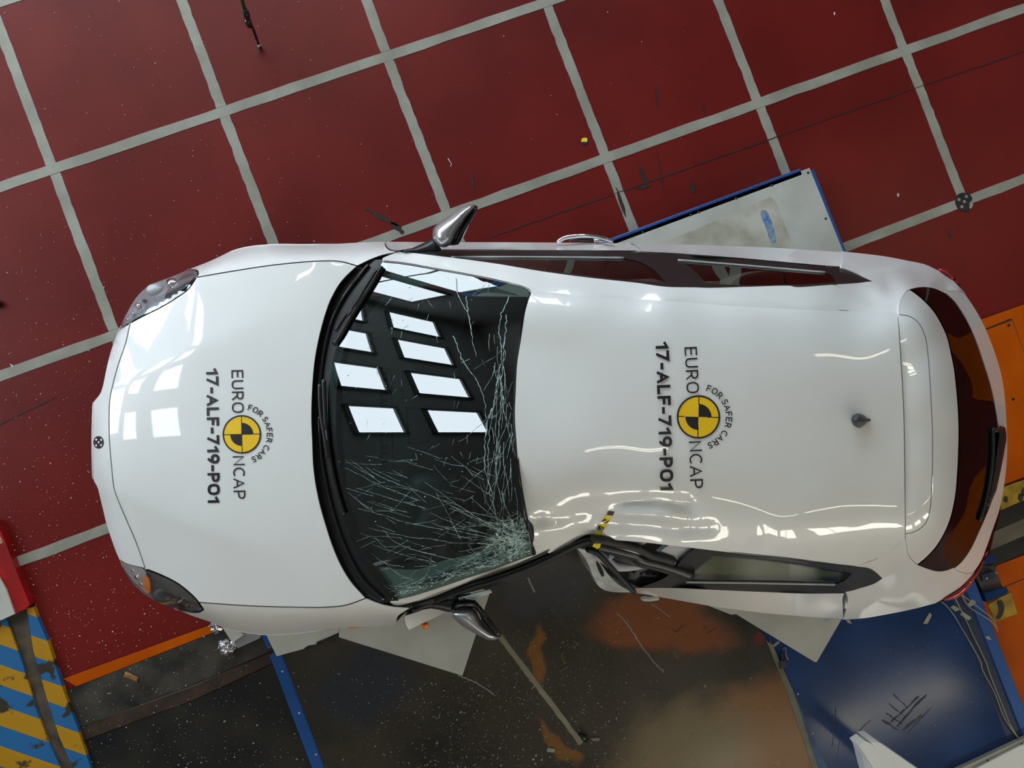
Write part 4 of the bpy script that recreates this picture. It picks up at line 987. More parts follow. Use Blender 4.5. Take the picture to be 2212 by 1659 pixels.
# wheels
def wheel(x, y):
    prof = [(.20, -.1), (.30, -.105), (.325, -.08), (.33, 0), (.325, .08), (.30, .105), (.20, .1)]
    V, F = lathe(prof, 32)
    def place(V): return CARC + V[:, [0]] * XD + V[:, [1]] * np.array([0, 0, 1.]) + V[:, [2]] * YD + XD * x + YD * y + np.array([0, 0, .332])
    wv = mesh('wheel', place(V), F, rubber, car)
    V, F = lathe([(.03, .02), (.05, .09), (.19, .085), (.205, .1), (.205, -.1), (.03, -.02)], 28)
    s = 1 if y > 0 else -1
    V[:, 2] *= s
    mesh('rim', place(V), F, alloy, wv)
    for k in range(5):
        t = 2 * math.pi * k / 5; d = np.array([math.cos(t), math.sin(t)]); n = np.array([-d[1], d[0]])
        q = [d * .03 + n * .03, d * .2 + n * .022, d * .2 - n * .022, d * .03 - n * .03]
        V = np.array([[u[0], u[1], s * h] for h in (.085, .1) for u in q])
        mesh('spoke', place(V), [(0, 1, 2, 3), (7, 6, 5, 4), (0, 4, 5, 1), (1, 5, 6, 2), (2, 6, 7, 3), (3, 7, 4, 0)], alloy, wv, False)
yu = carxy(P(np.array([600.]), np.array([527.]), np.array([g(.6)]))[0])[1]; yl = carxy(P(np.array([600.]), np.array([1371.]), np.array([g(.6)]))[0])[1]
yu2 = carxy(P(np.array([1850.]), np.array([548.]), np.array([g(.75)]))[0])[1]; yl2 = carxy(P(np.array([1850.]), np.array([1335.]), np.array([g(.73)]))[0])[1]
for x, y in ((fa, yu - .15), (fa, yl + .15), (ra, yu2 - .15), (ra, yl2 + .15)): wheel(x, y)

# ------------------------------------------------------------------ cracks in the windscreen
def ribbons(name, lines, zf, mat, parent, label=None):
    V = []; F = []
    for pts, wd in lines:
        q = np.asarray(pts, float); m = len(q)
        t = np.gradient(q, axis=0); L = np.maximum(np.hypot(*t.T), 1e-6)[:, None]; nn = np.stack([-t[:, 1], t[:, 0]], -1) / L
        wv = wd * np.linspace(1, .45, m)[:, None]
        o = len(V)
        for e in (q + nn * wv / 2, q - nn * wv / 2): V += list(e)
        F += [(o + i, o + i + 1, o + i + 1 + m, o + i + m) for i in range(m - 1)]
    V = np.array(V); W = P(V[:, 0], V[:, 1], zf(V[:, 0], V[:, 1]))
    o = mesh(name, W, F, mat, parent); o['kind'] = 'stuff'
    return o
crackm = pm('crack_glints', (.38, .50, .46), .4, var=.5, scale=60, dark=(.08, .13, .115))
def wander(p, ang, ln, jit, step=9):
    n = max(3, int(ln / step)); q = [np.array(p, float)]
    for _ in range(n):
        ang += rng.normal(0, jit); q.append(q[-1] + step * np.array([math.cos(ang), math.sin(ang)]))
    return np.array(q)
L = []
wsi = poly_inset(ws_poly, 4)
def addc(q, wd):
    ok = inside(q, wsi)
    if ok[0] and not ok.all(): q = q[:np.argmin(ok)]
    if len(q) >= 3 and inside(q[:1], wsi)[0]: L.append((q, wd))
root = np.array([1128, 1160.])
for k in range(75):     # rays from the crushed corner
    a = math.pi * rng.uniform(.62, 1.16); s = root + rng.normal(0, 16, 2)
    addc(wander(s, a + .05, rng.uniform(40, 190), .07), rng.uniform(.5, 1.1))
for pts in (((310, 480), (420, 530), (560, 600), (780, 690)), ((390, 610), (650, 690), (830, 740)), ((400, 745), (540, 780), (700, 830), (950, 880)), ((470, 870), (700, 920), (860, 940), (1010, 965)), ((450, 480), (560, 545), (700, 600)),
            ((530, 990), (750, 1060), (900, 1090)), ((830, 570), (1000, 690), (1150, 790), (1330, 900)), ((960, 700), (1100, 780), (1250, 850), (1400, 920)), ((900, 640), (960, 740), (1030, 880), (1060, 940)), ((700, 600), (820, 640), (960, 700)), ((1180, 560), (1230, 700), (1300, 800), (1400, 890)),
            ((560, 880), (640, 960), (760, 1010), (900, 1040)), ((480, 1030), (560, 1090), (700, 1120)), ((1000, 720), (1180, 830), (1390, 915)), ((860, 770), (1050, 850), (1300, 930))):
    e = sm(cC(*pts), 9); e = e + rng.normal(0, .6, e.shape); addc(e[::-1], .95)
for k in range(46):     # along the roof edge
    x = 1050 + 55 * rng.beta(2, 1.2); y = rng.uniform(700, 1130)
    addc(wander((x + (y - 700) * .025, y), math.pi / 2 + rng.normal(.04, .13), rng.uniform(30, 170), .10, 6), rng.uniform(.5, 1.3))
for q in ([(1100, 640), (1078, 700), (1083, 760), (1073, 830), (1062, 900), (1055, 970), (1058, 1060), (1075, 1130)], [(1095, 680), (1085, 800), (1080, 900), (1070, 1000), (1085, 1100)], [(1062, 880), (1050, 930), (1048, 1010), (1066, 1080), (1078, 1170)],
          [(980, 725), (1000, 780), (1022, 810), (1045, 860), (1052, 940)], [(985, 600), (990, 640), (1003, 660), (1020, 720)], [(1008, 640), (1015, 700), (1028, 770)]):
    e = sm(q, 7); e = e + rng.normal(0, 1.0, e.shape); addc(e, 1.6)
for k in range(150):    # crushed, frosted corner
    s = root + np.array([rng.normal(-8, 24), rng.normal(-6, 22)])
    addc(wander(s, rng.uniform(0, 6.28), rng.uniform(10, 40), .5, 5), rng.uniform(.5, 1.1))
for k in range(130):    # along the lower pillar
    t = rng.uniform(0, 1); s = np.array([850 + 285 * t, 1292 - 92 * t - abs(rng.normal(0, 16))])
    addc(wander(s, rng.choice([2.75, 3.4, 2.4, -.3, .5]) + rng.normal(0, .2), rng.uniform(12, 75), .1, 6), rng.uniform(.4, .9))
for k in range(80):     # scattered fine cracks
    s = np.array([rng.uniform(800, 1090), rng.uniform(980, 1230)])
    addc(wander(s, 3.3 + rng.normal(0, .35), rng.uniform(15, 90), .06), rng.uniform(.4, .8))
for k in range(45):     # stray scratches over the whole pane
    s = np.array([rng.uniform(790, 1080), rng.uniform(600, 1000)])
    addc(wander(s, rng.normal(1.9, .5), rng.uniform(6, 26), .05, 5), rng.uniform(.4, .9))
ribbons('glass_cracks', L, lambda x, y: ZW(x, y) + .0025, crackm, windscreen)
# crumbs of glass on the screen, bonnet edge and frosted corner
def crumbs(name, pts, zs, size, mat, parent=None):
    V = []; F = []
    for (x, y), z, s in zip(pts, zs, size):
        b = P(np.array([x]), np.array([y]), np.array([z]))[0]; o = len(V); a = rng.uniform(0, 6.3); ax = rng.uniform(.6, 1.6)
        for k in range(4):
            t = a + k * math.pi / 2 + rng.normal(0, .25)
            V.append(b + np.array([math.cos(t) * s * (ax if k % 2 else 1 / ax), math.sin(t) * s, 0.0004]))
        V.append(b + np.array([rng.normal(0, .2) * s, rng.normal(0, .2) * s, s * .9]))
        F += [(o, o + 1, o + 4), (o + 1, o + 2, o + 4), (o + 2, o + 3, o + 4), (o + 3, o, o + 4), (o + 3, o + 2, o + 1, o)]
    o = mesh(name, np.array(V), F, mat, parent, False); o['kind'] = 'stuff'
    return o
crumbm = pm('glass_crumb', (.62, .70, .66), .15, var=.2, scale=50, coat=.5)
pts = [tuple(root + rng.normal(0, 1, 2) * (22, 26)) for _ in range(120)] + [(840 + 300 * t, 1296 - 95 * t - abs(rng.normal(0, 6))) for t in rng.uniform(0, 1, 120)] + [(rng.uniform(730, 1090), rng.uniform(600, 1250)) for _ in range(70)]
pts = np.array(pts); pts = pts[inside(pts, wsi)]
crumbs('glass_crumbs', pts, ZW(pts[:, 0], pts[:, 1]) + .002, rng.uniform(.0010, .0026, len(pts)), crumbm, windscreen)

# ------------------------------------------------------------------ lettering
def _arc(cx_, cy_, rx, ry, a0, a1, n=14):
    return [(cx_ + rx * math.cos(math.radians(a0 + (a1 - a0) * k / n)), cy_ + ry * math.sin(math.radians(a0 + (a1 - a0) * k / n))) for k in range(n + 1)]
def _sup(cx_, cy_, rx, ry, n=40, e=.80):
    return [(cx_ + rx * math.copysign(abs(math.cos(t)) ** e, math.cos(t)), cy_ + ry * math.copysign(abs(math.sin(t)) ** e, math.sin(t))) for t in [2 * math.pi * k / n for k in range(n)]]
STROKES = {
    'E': (.50, [[(.50, 1), (0, 1), (0, 0), (.50, 0)], [(0, .52), (.44, .52)]]),
    'F': (.48, [[(.48, 1), (0, 1), (0, 0)], [(0, .50), (.42, .50)]]),
    'L': (.46, [[(0, 1), (0, 0), (.46, 0)]]),
    'U': (.58, [[(0, 1)] + _arc(.29, .30, .29, .30, 180, 360) + [(.58, 1)]]),
    'R': (.56, [[(0, 0), (0, 1), (.27, 1)] + _arc(.27, .73, .25, .27, 90, -90) + [(0, .46)], [(.27, .46), (.56, 0)]]),
    'P': (.54, [[(0, 0), (0, 1), (.27, 1)] + _arc(.27, .71, .27, .29, 90, -90) + [(0, .42)]]),
    'N': (.60, [[(0, 0), (0, 1), (.60, 0), (.60, 1)]]),
    'A': (.66, [[(0, 0), (.33, 1), (.66, 0)], [(.12, .32), (.54, .32)]]),
    'C': (.56, [[(.55, .93)] + _arc(.36, .5, .36, .5, 62, 298, 26) + [(.55, .07)]]),
    'O': (.70, [_sup(.35, .5, .35, .5) + ['loop']]),
    'S': (.50, [[(.47, .93)] + _arc(.27, .745, .24, .255, 62, 262, 16) + _arc(.23, .245, .27, .265, 80, -118, 16) + [(.02, .07)]]),
    '1': (.30, [[(0, .76), (.28, 1), (.28, 0)]]),
    '7': (.54, [[(0, 1), (.54, 1), (.17, 0)]]),
    '9': (.56, [_sup(.28, .68, .28, .32, e=.9) + ['loop'], [(.56, .68), (.555, .55), (.52, .38), (.44, .2), (.32, 0)]]),
    '-': (.28, [[(0, .40), (.28, .40)]])}
def _stroke(pts, w):
    """Ribbon of width w with mitred joints and square caps."""
    loop = pts[-1] == 'loop'
    q = pts[:-1] if loop else pts
    p = np.array([t for i, t in enumerate(q) if i == 0 or math.hypot(t[0] - q[i - 1][0], t[1] - q[i - 1][1]) > 1e-6], float); n = len(p)
    if not loop:
        t0 = p[0] - p[1]; t1 = p[-1] - p[-2]
        p[0] = p[0] + t0 / np.linalg.norm(t0) * w / 2; p[-1] = p[-1] + t1 / np.linalg.norm(t1) * w / 2
    A = []; B = []
    for i in range(n):
        a = p[i] - p[i - 1] if (i > 0 or loop) else p[1] - p[0]
        b = p[(i + 1) % n] - p[i] if (i < n - 1 or loop) else p[-1] - p[-2]
        a = a / np.linalg.norm(a); b = b / np.linalg.norm(b)
        na = np.array([-a[1], a[0]]); nb = np.array([-b[1], b[0]]); m = na + nb; m = m / np.linalg.norm(m)
        k = min(1 / max(m @ na, .3), 2.6)
        A.append(p[i] + m * w / 2 * k); B.append(p[i] - m * w / 2 * k)
    V = A + B
    F = [(i, (i + 1) % n, (i + 1) % n + n, i + n) for i in range(n if loop else n - 1)]
    return V, F
def glyphs(txt, bold=.11, gap=.20):
    """Flat letters, cap height 1, built from strokes of width bold."""
    V = []; F = []; x = 0
    for ch in txt:
        if ch == ' ': x += .32; continue
        wd, st = STROKES[ch]
        for pts in st:
            q = [t if t == 'loop' else (t[0], bold / 2 + t[1] * (1 - bold)) for t in pts]
            v, f = _stroke(q, bold); o = len(V)
            V += [(a[0] + x + bold / 2, min(max(a[1], 0), 1.0)) for a in v]; F += [tuple(i + o for i in t) for t in f]
        x += wd + bold + gap
    return np.array(V), F, x - gap
CAPH = 1.0
def lettering(name, txt, p0, p1, q0, zf, bold, parent, lift=.0025, gap=.18):
    """txt runs from p0 to p1 (plan); q0 is the top of the first letter's cap height above p0."""
    V, F, _ = glyphs(txt, bold, gap)
    x0, x1 = V[:, 0].min(), V[:, 0].max()
    p0 = np.array(p0, float); p1 = np.array(p1, float); up = np.array(q0, float) - p0
    u = (V[:, [0]] - x0) / (x1 - x0); v = V[:, [1]] / CAPH
    q = p0 + (p1 - p0) * u + up * v
    W = P(q[:, 0], q[:, 1], zf(q[:, 0], q[:, 1]) + lift)
    a = W[list(F[0][:3])]
    if np.cross(a[1] - a[0], a[2] - a[0])[2] < 0: F = [f[::-1] for f in F]
    return mesh(name, W, F, ink, parent, False)
def arc_lettering(name, txt, cx_, cy_, r, h, a0, a1, zf, bold, parent):
    adv = [.34 if ch == ' ' else STROKES[ch][0] + bold + .20 for ch in txt]
    tot = sum(adv); s = 0; VV = []; FF = []
    for ch, ad in zip(txt, adv):
        if ch != ' ':
            V, F, _ = glyphs(ch, bold)
            a = a0 + (a1 - a0) * (s + V[:, 0]) / tot
            # keep letters straight: rotate about their middle
            am = a0 + (a1 - a0) * (s + ad / 2 - .1) / tot
            k = h / CAPH; kx = (a1 - a0) * (r + h * .4) / tot
            X = (V[:, 0] - ad / 2 + .1) * kx; Y = r + V[:, 1] * k
            q = np.stack([cx_ + Y * math.cos(am) - X * math.sin(am), cy_ + Y * math.sin(am) + X * math.cos(am)], -1)
            o = len(VV); VV += list(q); FF += [tuple(i + o for i in f) for f in F]
        s += ad
    q = np.array(VV); W = P(q[:, 0], q[:, 1], zf(q[:, 0], q[:, 1]) + .0025)
    a = W[list(FF[0][:3])]
    if np.cross(a[1] - a[0], a[2] - a[0])[2] < 0: FF = [f[::-1] for f in FF]
    return mesh(name, W, FF, ink, parent, False)
def flatpatch(name, poly, zf, lift, mat, parent, sp=9):
    return panel(name, poly, lambda x, y: zf(x, y) + lift, mat, parent, sp, inset=0, flange=.0008)
def roundel(cx_, cy_, r, zf, rot, parent):
    o = flatpatch('roundel', disc_px(cx_, cy_, r, 40), zf, .0018, yell, parent)
    ca, sa = math.cos(rot), math.sin(rot)
    T = lambda q: np.array([(cx_ + x * ca - y * sa, cy_ + x * sa + y * ca) for x, y in q])
    a = np.linspace(0, 2 * math.pi, 49)
    ring = np.vstack([disc_px(0, 0, r * 1.03, 48)])
    V = np.vstack([T(disc_px(0, 0, r * 1.035, 48)), T(disc_px(0, 0, r * .955, 48))])
    W = P(V[:, 0], V[:, 1], zf(V[:, 0], V[:, 1]) + .0026)
    F = [(i, i + 48, (i + 1) % 48 + 48, (i + 1) % 48) for i in range(48)]
    aa = W[list(F[0][:3])]
    if np.cross(aa[1] - aa[0], aa[2] - aa[0])[2] < 0: F = [f[::-1] for f in F]
    mesh('roundel_ring', W, F, ink, o, False)
    b = r * .022
    flatpatch('roundel_bar', T([(-r, -b), (r, -b), (r, b), (-r, b)]), zf, .0024, ink, o)
    flatpatch('roundel_bar', T([(-b, -r), (b, -r), (b, r), (-b, r)]), zf, .0024, ink, o)
    for s in (1, -1):
        an = np.linspace(0, math.pi / 2, 14)
        q = [(0, 0)] + [(s * .62 * r * math.cos(t), -s * .62 * r * math.sin(t)) for t in an]
        flatpatch('roundel_quadrant', T(q), zf, .0022, ink, o)
    return o
def pA(x, y): return cA((x, y))[0]
def p6(x, y): return c6((x, y))[0]
lettering('lettering', 'EURO', (499.5, 799.5), (501.2, 892), (524.8, 799), ZF, .115, car)
lettering('lettering', 'NCAP', (502.5, 985.5), (504.8, 1078), (527.8, 985), ZF, .115, car)
lettering('lettering', '17-ALF-719-PO1', (445.2, 795), (448.8, 1086.5), (471.5, 794.3), ZF, .215, car, gap=.13)
roundel(522.3, 938.3, 40.3, ZF, -.02, car)
arc_lettering('lettering', 'FOR SAFER CARS', 522.5, 938, 53.5, 12.8, math.radians(-77), math.radians(71), ZF, .16, car)
lettering('lettering', 'EURO', p6(1131, 808), p6(1147, 1106), p6(1211, 808 - 4), ZR, .115, car)
lettering('lettering', 'NCAP', p6(1160, 1417), p6(1170, 1722), p6(1243, 1413), ZR, .115, car)
lettering('lettering', '17-ALF-719-PO1', p6(944, 771), p6(977, 1733), p6(1030, 767), ZR, .215, car, lift=.0042, gap=.13)
roundel(1508.8, 900.6, 45.4, ZR, .03, car)
arc_lettering('lettering', 'FOR SAFER CARS', 1508.8, 901, 59, 14, math.radians(-74), math.radians(74), ZR, .16, car)
# coded target on the nose: black disc, five white dots
dotm = pm('white_print', (.75, .75, .74), .4, var=.03)
def coded(parent, cx_, cy_, r, zf, ax=1.0, name='coded_target'):
    o = flatpatch(name, disc_px(cx_, cy_, r, 28, ax), zf, .002, ink, parent, 5)
    return o
ct = coded(car, 212.8, 955.5, 11.3, ZF, 1.2)
for dx, dy in ((0, 0), (-5, -5), (5.5, -4.5), (-5, 5.5), (5.5, 5)):
    flatpatch('target_dot', disc_px(212.8 + dx, 955.5 + dy * 1.2, 2.1, 10, 1.15), ZF, .0028, dotm, ct, 3)
# hazard tape over the buckled roof edge
tp0 = d6((1575, 180), (1680, 185), (1650, 250), (1600, 320), (1565, 370), (1545, 430), (1490, 530), (1440, 590), (1350, 575), (1385, 490), (1415, 410), (1460, 350), (1530, 270))
tpo = flatpatch('hazard_tape', closed(tp0, 4, False), ZR, .003, hazy, car, 5)
for q in (((1575, 180), (1680, 185), (1650, 252), (1555, 240)), ((1520, 300), (1560, 318), (1500, 340), (1462, 352)), ((1530, 360), (1600, 318), (1580, 350), (1548, 372)), ((1520, 355), (1465, 352), (1500, 365), (1545, 372)), ((1425, 405), (1515, 440), (1475, 530), (1388, 488))):
    flatpatch('tape_stripe', closed(d6(*q), 4, False), ZR, .0042, ink, tpo, 5)
flatpatch('hazard_tape', closed(d6((1360, 680), (1460, 695), (1445, 760), (1405, 782), (1322, 740)), 3, False), lambda x, y: np.full_like(x, g(1.275)), .003, hazy, car, 5)

# ------------------------------------------------------------------ ground objects
bluep = pm('blue_deck_paint', (.010, .042, .150), .15, var=.25, scale=2.2, dark=(.008, .030, .100), rvar=.07)
blueb = pm('bright_blue_paint', (.012, .075, .27), .35, var=.15, scale=3)
board = pm('grubby_white_board', (.50, .50, .46), .5, var=.10, scale=3.5, dark=(.42, .415, .37))
board2 = pm('dirty_board_panel', (.50, .485, .42), .5, var=.2, scale=7, dark=(.36, .34, .26), detail=8)
screw = pm('steel_screw', (.10, .10, .095), .4, .8)
tro = empty('trolley', (2.2, -3.6, 0), 'low blue steel test trolley under the car with white boards and bright blue edge beams', 'trolley')
TX0, TX1, TY1, TY0 = .23, 4.115, -1.475, -6.2
box('deck', (TX0 + .03, TY0, .02), (TX1 - .06, TY1 - .03, .112), bluep, tro)
box('edge_beam', (TX0 - .02, TY0, .02), (TX0 + .045, -2.97, .1125), blueb, tro, .004)
box('edge_beam', (TX0 - .02, -2.93, .02), (TX0 + .03, TY1, .1125), blueb, tro, .004)
box('edge_beam', (TX1 - .075, TY0, .02), (TX1, TY1 - .03, .1125), blueb, tro, .006)
box('edge_beam', (1.0, TY1 - .045, .02), (TX1 - .08, TY1, .118), blueb, tro, .006)
box('recess_strip', (TX1 - .17, TY0, .1), (TX1 - .085, -3.4, .1135), pm('dark_blue_recess', (.006, .018, .06), .4), tro)
def Wd(px, py, z=D): return P(np.array([float(px)]), np.array([float(py)]), np.array([z]))[0]
wb_ = strip('white_board', [Wd(*c3((828, 1083))[0])[:2], Wd(*c3((1045, 1622))[0])[:2], (3.98, -3.0), (1.2, -3.0), (1.2, TY1 - .055), Wd(1330, 518)[:2]], .112, board, tro, .006)
strip('board_panel', [Wd(*q)[:2] for q in closed(c3((-420, 1660), (0, 1520), (575, 1272), (600, 1290), (770, 1700), (900, 2050), (-200, 2300)), 30, False)], .1181, board2, tro, .0012)
smear = pm('blue_paint_smear', (.03, .13, .36), .5, var=.6, scale=40, dark=(.33, .36, .38), detail=8)
strip('paint_smear', [Wd(*q)[:2] for q in closed(c3((512, 1365), (545, 1358), (570, 1400), (590, 1450), (610, 1560), (590, 1575), (570, 1545), (545, 1470), (520, 1410)), 6)], .1194, smear, tro, .0004)
for q in ((818, 1115), (585, 1197), (353, 1280), (113, 1370), (60, 1388), (932, 1412)):
    x, y = c3(q)[0]; blob('board_screw', disc_px(x, y, 3.0, 12), .1181, .0016, .001, screw, tro, 1.6)
blob('board_screw', disc_px(*c2((1940, 1500))[0], 3.0, 12), .1181, .0016, .001, screw, tro, 1.6)
for q in ((628, 1035), (737, 1304), (845, 1572)):
    x, y = cP(q)[0]; blob('beam_rivet', disc_px(x, y, 2.6, 10), .1125, .003, .002, greyin, tro, 1.5)
for q in ((752, 1180), (848, 1435)):
    x, y = c5b(q)[0]; blob('beam_rivet', disc_px(x, y, 2.6, 10), D - .006, .003, .002, greyin, tro, 1.5)
strip('edge_strip', [Wd(*q, .113)[:2] for q in ((1659, 1372), (1680, 1420), (1787, 1659), (1840, 1780), (1815, 1780), (1762, 1659), (1664, 1400))], .1125, pm('scuffed_blue_edge', (.03, .085, .20), .45, var=.35, scale=12), tro, .004)
# scuffs worn into the blue deck
wear = pm('worn_dark_scuff', (.012, .014, .03), .42, var=.5, scale=30)
for a, b, wd in (((1905, 1530), (1890, 1545), .0), ((1937, 1570), (2001, 1500), .012), ((1925, 1560), (1985, 1505), .008), ((1950, 1578), (1990, 1545), .012), ((1915, 1540), (1950, 1565), .010), ((1905, 1555), (1945, 1580), .010), ((1920, 1520), (1955, 1548), .008), ((1820, 1612), (1880, 1556), .004), ((1798, 1612), (1806, 1530), .005), ((1808, 1640), (1815, 1590), .003), ((1930, 1500), (1962, 1530), .006), ((1960, 1585), (2010, 1530), .006)):
    if wd: strip('deck_scuff', ragged(Wd(*a, .113)[:2], Wd(*b, .113)[:2], wd, wd * .25, 8), .1122, wear, tro, .0005)

# big scuffed sheet over the deck
def sheet_mat():
    m = bpy.data.materials.new('scuffed_brown_sheet'); t, b = nt(m); N = t.nodes; Lk = t.links
    tc = N.new('ShaderNodeTexCoord'); geo = N.new('ShaderNodeNewGeometry')
    def noise(sc, de=5, di=0.0):
        n = N.new('ShaderNodeTexNoise'); n.inputs['Scale'].default_value = sc; n.inputs['Detail'].default_value = de; n.inputs['Distortion'].default_value = di
        Lk.new(geo.outputs['Position'], n.inputs['Vector']); return n.outputs['Fac']
    def mix(f, a, bcol):
        x = N.new('ShaderNodeMix'); x.data_type = 'RGBA'; Lk.new(f, x.inputs[0])
        if isinstance(a, tuple): x.inputs[6].default_value = (*a, 1)
        else: Lk.new(a, x.inputs[6])
        x.inputs[7].default_value = (*bcol, 1); return x.outputs[2]
    def patch(px, py, rx, ry, rot=0.0, soft=.5):
        """soft-edged colour patch lying at one spot of the sheet"""
        q = Wd(px, py); mp = N.new('ShaderNodeMapping'); mp.vector_type = 'TEXTURE'
        mp.inputs['Location'].default_value = (q[0], q[1], D); mp.inputs['Rotation'].default_value = (0, 0, rot); mp.inputs['Scale'].default_value = (rx, ry, 5)
        no = N.new('ShaderNodeTexNoise'); no.inputs['Scale'].default_value = 3.5; no.inputs['Detail'].default_value = 4
        Lk.new(geo.outputs['Position'], no.inputs['Vector'])
        ad = N.new('ShaderNodeMix'); ad.data_type = 'RGBA'; ad.blend_type = 'LINEAR_LIGHT'; ad.inputs[0].default_value = .16
        Lk.new(geo.outputs['Position'], ad.inputs[6]); Lk.new(no.outputs['Color'], ad.inputs[7])
        Lk.new(ad.outputs[2], mp.inputs['Vector'])
        ln = N.new('ShaderNodeVectorMath'); ln.operation = 'LENGTH'; Lk.new(mp.outputs[0], ln.inputs[0])
        mr = N.new('ShaderNodeMapRange'); mr.interpolation_type = 'SMOOTHSTEP'; mr.inputs[1].default_value = 1 + soft / 2; mr.inputs[2].default_value = 1 - soft / 2
        Lk.new(ln.outputs['Value'], mr.inputs[0]); return mr.outputs[0]
    rp = N.new('ShaderNodeValToRGB'); e = rp.color_ramp.elements; e[0].position = .3; e[1].position = .72
    e[0].color = (.016, .014, .011, 1); e[1].color = (.055, .045, .033, 1); Lk.new(noise(1.6, 7, .4), rp.inputs[0])
    colr = rp.outputs[0]
    colr = mix(patch(1430, 1345, .36, .16, -.45), colr, (.21, .062, .018))
    colr = mix(patch(1640, 1600, .46, .32, .1), colr, (.20, .085, .022))
    colr = mix(patch(1480, 1640, .42, .28, 0, .9), colr, (.17, .12, .062))  # bright lamp haze put into the sheet's colour
    colr = mix(patch(780, 1480, .26, .20, 0, .9), colr, (.022, .026, .034))
    colr = mix(patch(1165, 1425, .04, .15, -.3, .7), colr, (.20, .08, .014))
    colr = mix(patch(1215, 1600, .03, .14, .25, .7), colr, (.18, .08, .016))
    colr = mix(patch(1625, 1385, .05, .04), colr, (.12, .012, .012))
    colr = mix(patch(1190, 1260, .30, .16, 0, .8), colr, (.045, .042, .048))
    Lk.new(colr, b.inputs['Base Color'])
    mr = N.new('ShaderNodeMapRange'); mr.inputs[3].default_value = .14; mr.inputs[4].default_value = .40; Lk.new(noise(3.0, 6), mr.inputs[0]); Lk.new(mr.outputs[0], b.inputs['Roughness'])
    b.inputs['Coat Weight'].default_value = .25; b.inputs['Coat Roughness'].default_value = .2
    return m
sheetm = sheet_mat()
sx0 = TX0 + .05
sh_pts = [(sx0, -3.0)] + [(sx0, -2.2), (1.9, -2.2)] + [tuple(Wd(1560, 1250)[:2])] + [tuple(Wd(*q)[:2]) for q in ((1640, 1360), (1659, 1385), (1700, 1490), (1752, 1645), (1800, 1780))] + [(2.6, -6.1), (sx0, -6.1)]
sheet = tag(strip('cover_sheet', sh_pts, .1135, sheetm, None, .008), 'large scuffed dark brown protective sheet lying on the trolley deck below the crushed doors', 'sheet')
edge_q = [(1655, 1384), (1668, 1392), (1716, 1500), (1764, 1650), (1815, 1785), (1800, 1785), (1752, 1650), (1700, 1497)]
strip('sheet_edge', [Wd(*q)[:2] for q in edge_q], .1216, pm('clear_sheet_edge', (.16, .15, .11), .3, var=.3, scale=8), sheet, .003)
# white cover boards sticking out under the sill
b1 = tag(strip('loose_board', [Wd(*q, D + .012)[:2] for q in cP((992, 815), (1790, 1064), (1968, 525), (1700, 400), (1000, 560))], D + .004, board, None, .006), 'white hardboard offcut with a square corner under the crushed side mirror', 'board')
b2 = tag(strip('loose_board', [Wd(*q, D + .05)[:2] for q in closed(c5b((120, 590), (320, 669), (355, 667), (862, 976), (876, 974), (1032, 704), (1020, 560), (300, 520)), 40, False)], D + .042, board, None, .006), 'white pointed board poking out below the rear crushed door onto the blue deck', 'board')
b3 = tag(strip('loose_board', [Wd(*q, D + .012)[:2] for q in cP((518, 790), (990, 700), (990, 786), (850, 848), (845, 862), (790, 872), (775, 888), (590, 938))], D + .004, board, None, .006), 'white board with a torn black taped edge beside the front wheel arch', 'board')
strip('torn_tape', [Wd(*q, D + .012)[:2] for q in cP((990, 788), (985, 818), (860, 862), (800, 885), (780, 895), (768, 885), (798, 868), (845, 862), (850, 846))], D + .0102, liner, b3, .0015)
# foil wrapped bracket by the front wheel
fz = D + .02
br = empty('foil_wrapped_bracket', tuple(Wd(510, 1390)), 'crumpled foil wrapped white bracket poking out beside the front wheel', 'bracket')
def crumple(name, poly, z, up, parent):
    o = blob(name, closed(poly, 3, False), z, up, up * .5, foilm, parent, 2.6)
    for v in o.data.vertices: v.co += Vector(rng.normal(0, .0035, 3))
    o.data.polygons.foreach_set('use_smooth', [False] * len(o.data.polygons)); return o
crumple('foil', cF((300, 200), (470, 240), (545, 350), (480, 430), (415, 470), (345, 410), (310, 310)), .06, .02, br)
crumple('foil', cF((465, 600), (660, 555), (790, 620), (830, 690), (760, 820), (640, 880), (535, 870), (490, 730)), .06, .022, br)
strip('white_plate', [Wd(*q, .09)[:2] for q in cF((500, 270), (990, 460), (760, 640), (560, 330))], .085, board, br, .006)
prism('metal_plate', cF((790, 640), (1010, 440), (1330, 480), (1300, 540), (860, 740)), .02, .075, silver, br)

# dark steel strips between red floor and trolley
grime = pm('grimy_steel', (.045, .040, .032), .45, var=.5, scale=6, dark=(.012, .011, .010), detail=9, bump=.2)
rust = pm('rusty_rail', (.040, .020, .012), .5, var=.5, scale=9, dark=(.018, .012, .009), detail=8)
darkp = pm('dark_pit_plate', (.020, .018, .014), .35, var=.5, scale=3, dark=(.006, .007, .009), detail=7)
def gpoly(*q): return [U2(x, y)[:2] for x, y in q]
tag(strip('pit_cover', gpoly((110, 1503), (166, 1483), (459, 1368), (600, 1317), (600, 1400), (410, 1483), (170, 1572), (110, 1595)), .002, grime, None, .004), 'grimy grey steel strip along the orange line in front of the trolley', 'floor plate')
tag(strip('pit_cover', gpoly((110, 1596), (170, 1573), (410, 1484), (610, 1398), (614, 1420), (420, 1510), (176, 1600), (110, 1624)), .002, rust, None, .008), 'rusty brown rail strip beside the grimy steel strip', 'floor plate')
tag(strip('pit_cover', gpoly((176, 1601), (420, 1511), (612, 1424), (760, 1790), (150, 1790), (110, 1626)), .002, darkp, None, .004), 'dark oily steel plate between the striped barrier and the blue beam', 'floor plate')
ora = pm('orange_floor_paint', (.50, .090, .0004), .45, var=.15, scale=2.5, dark=(.42, .070, .0003), spec=.12)
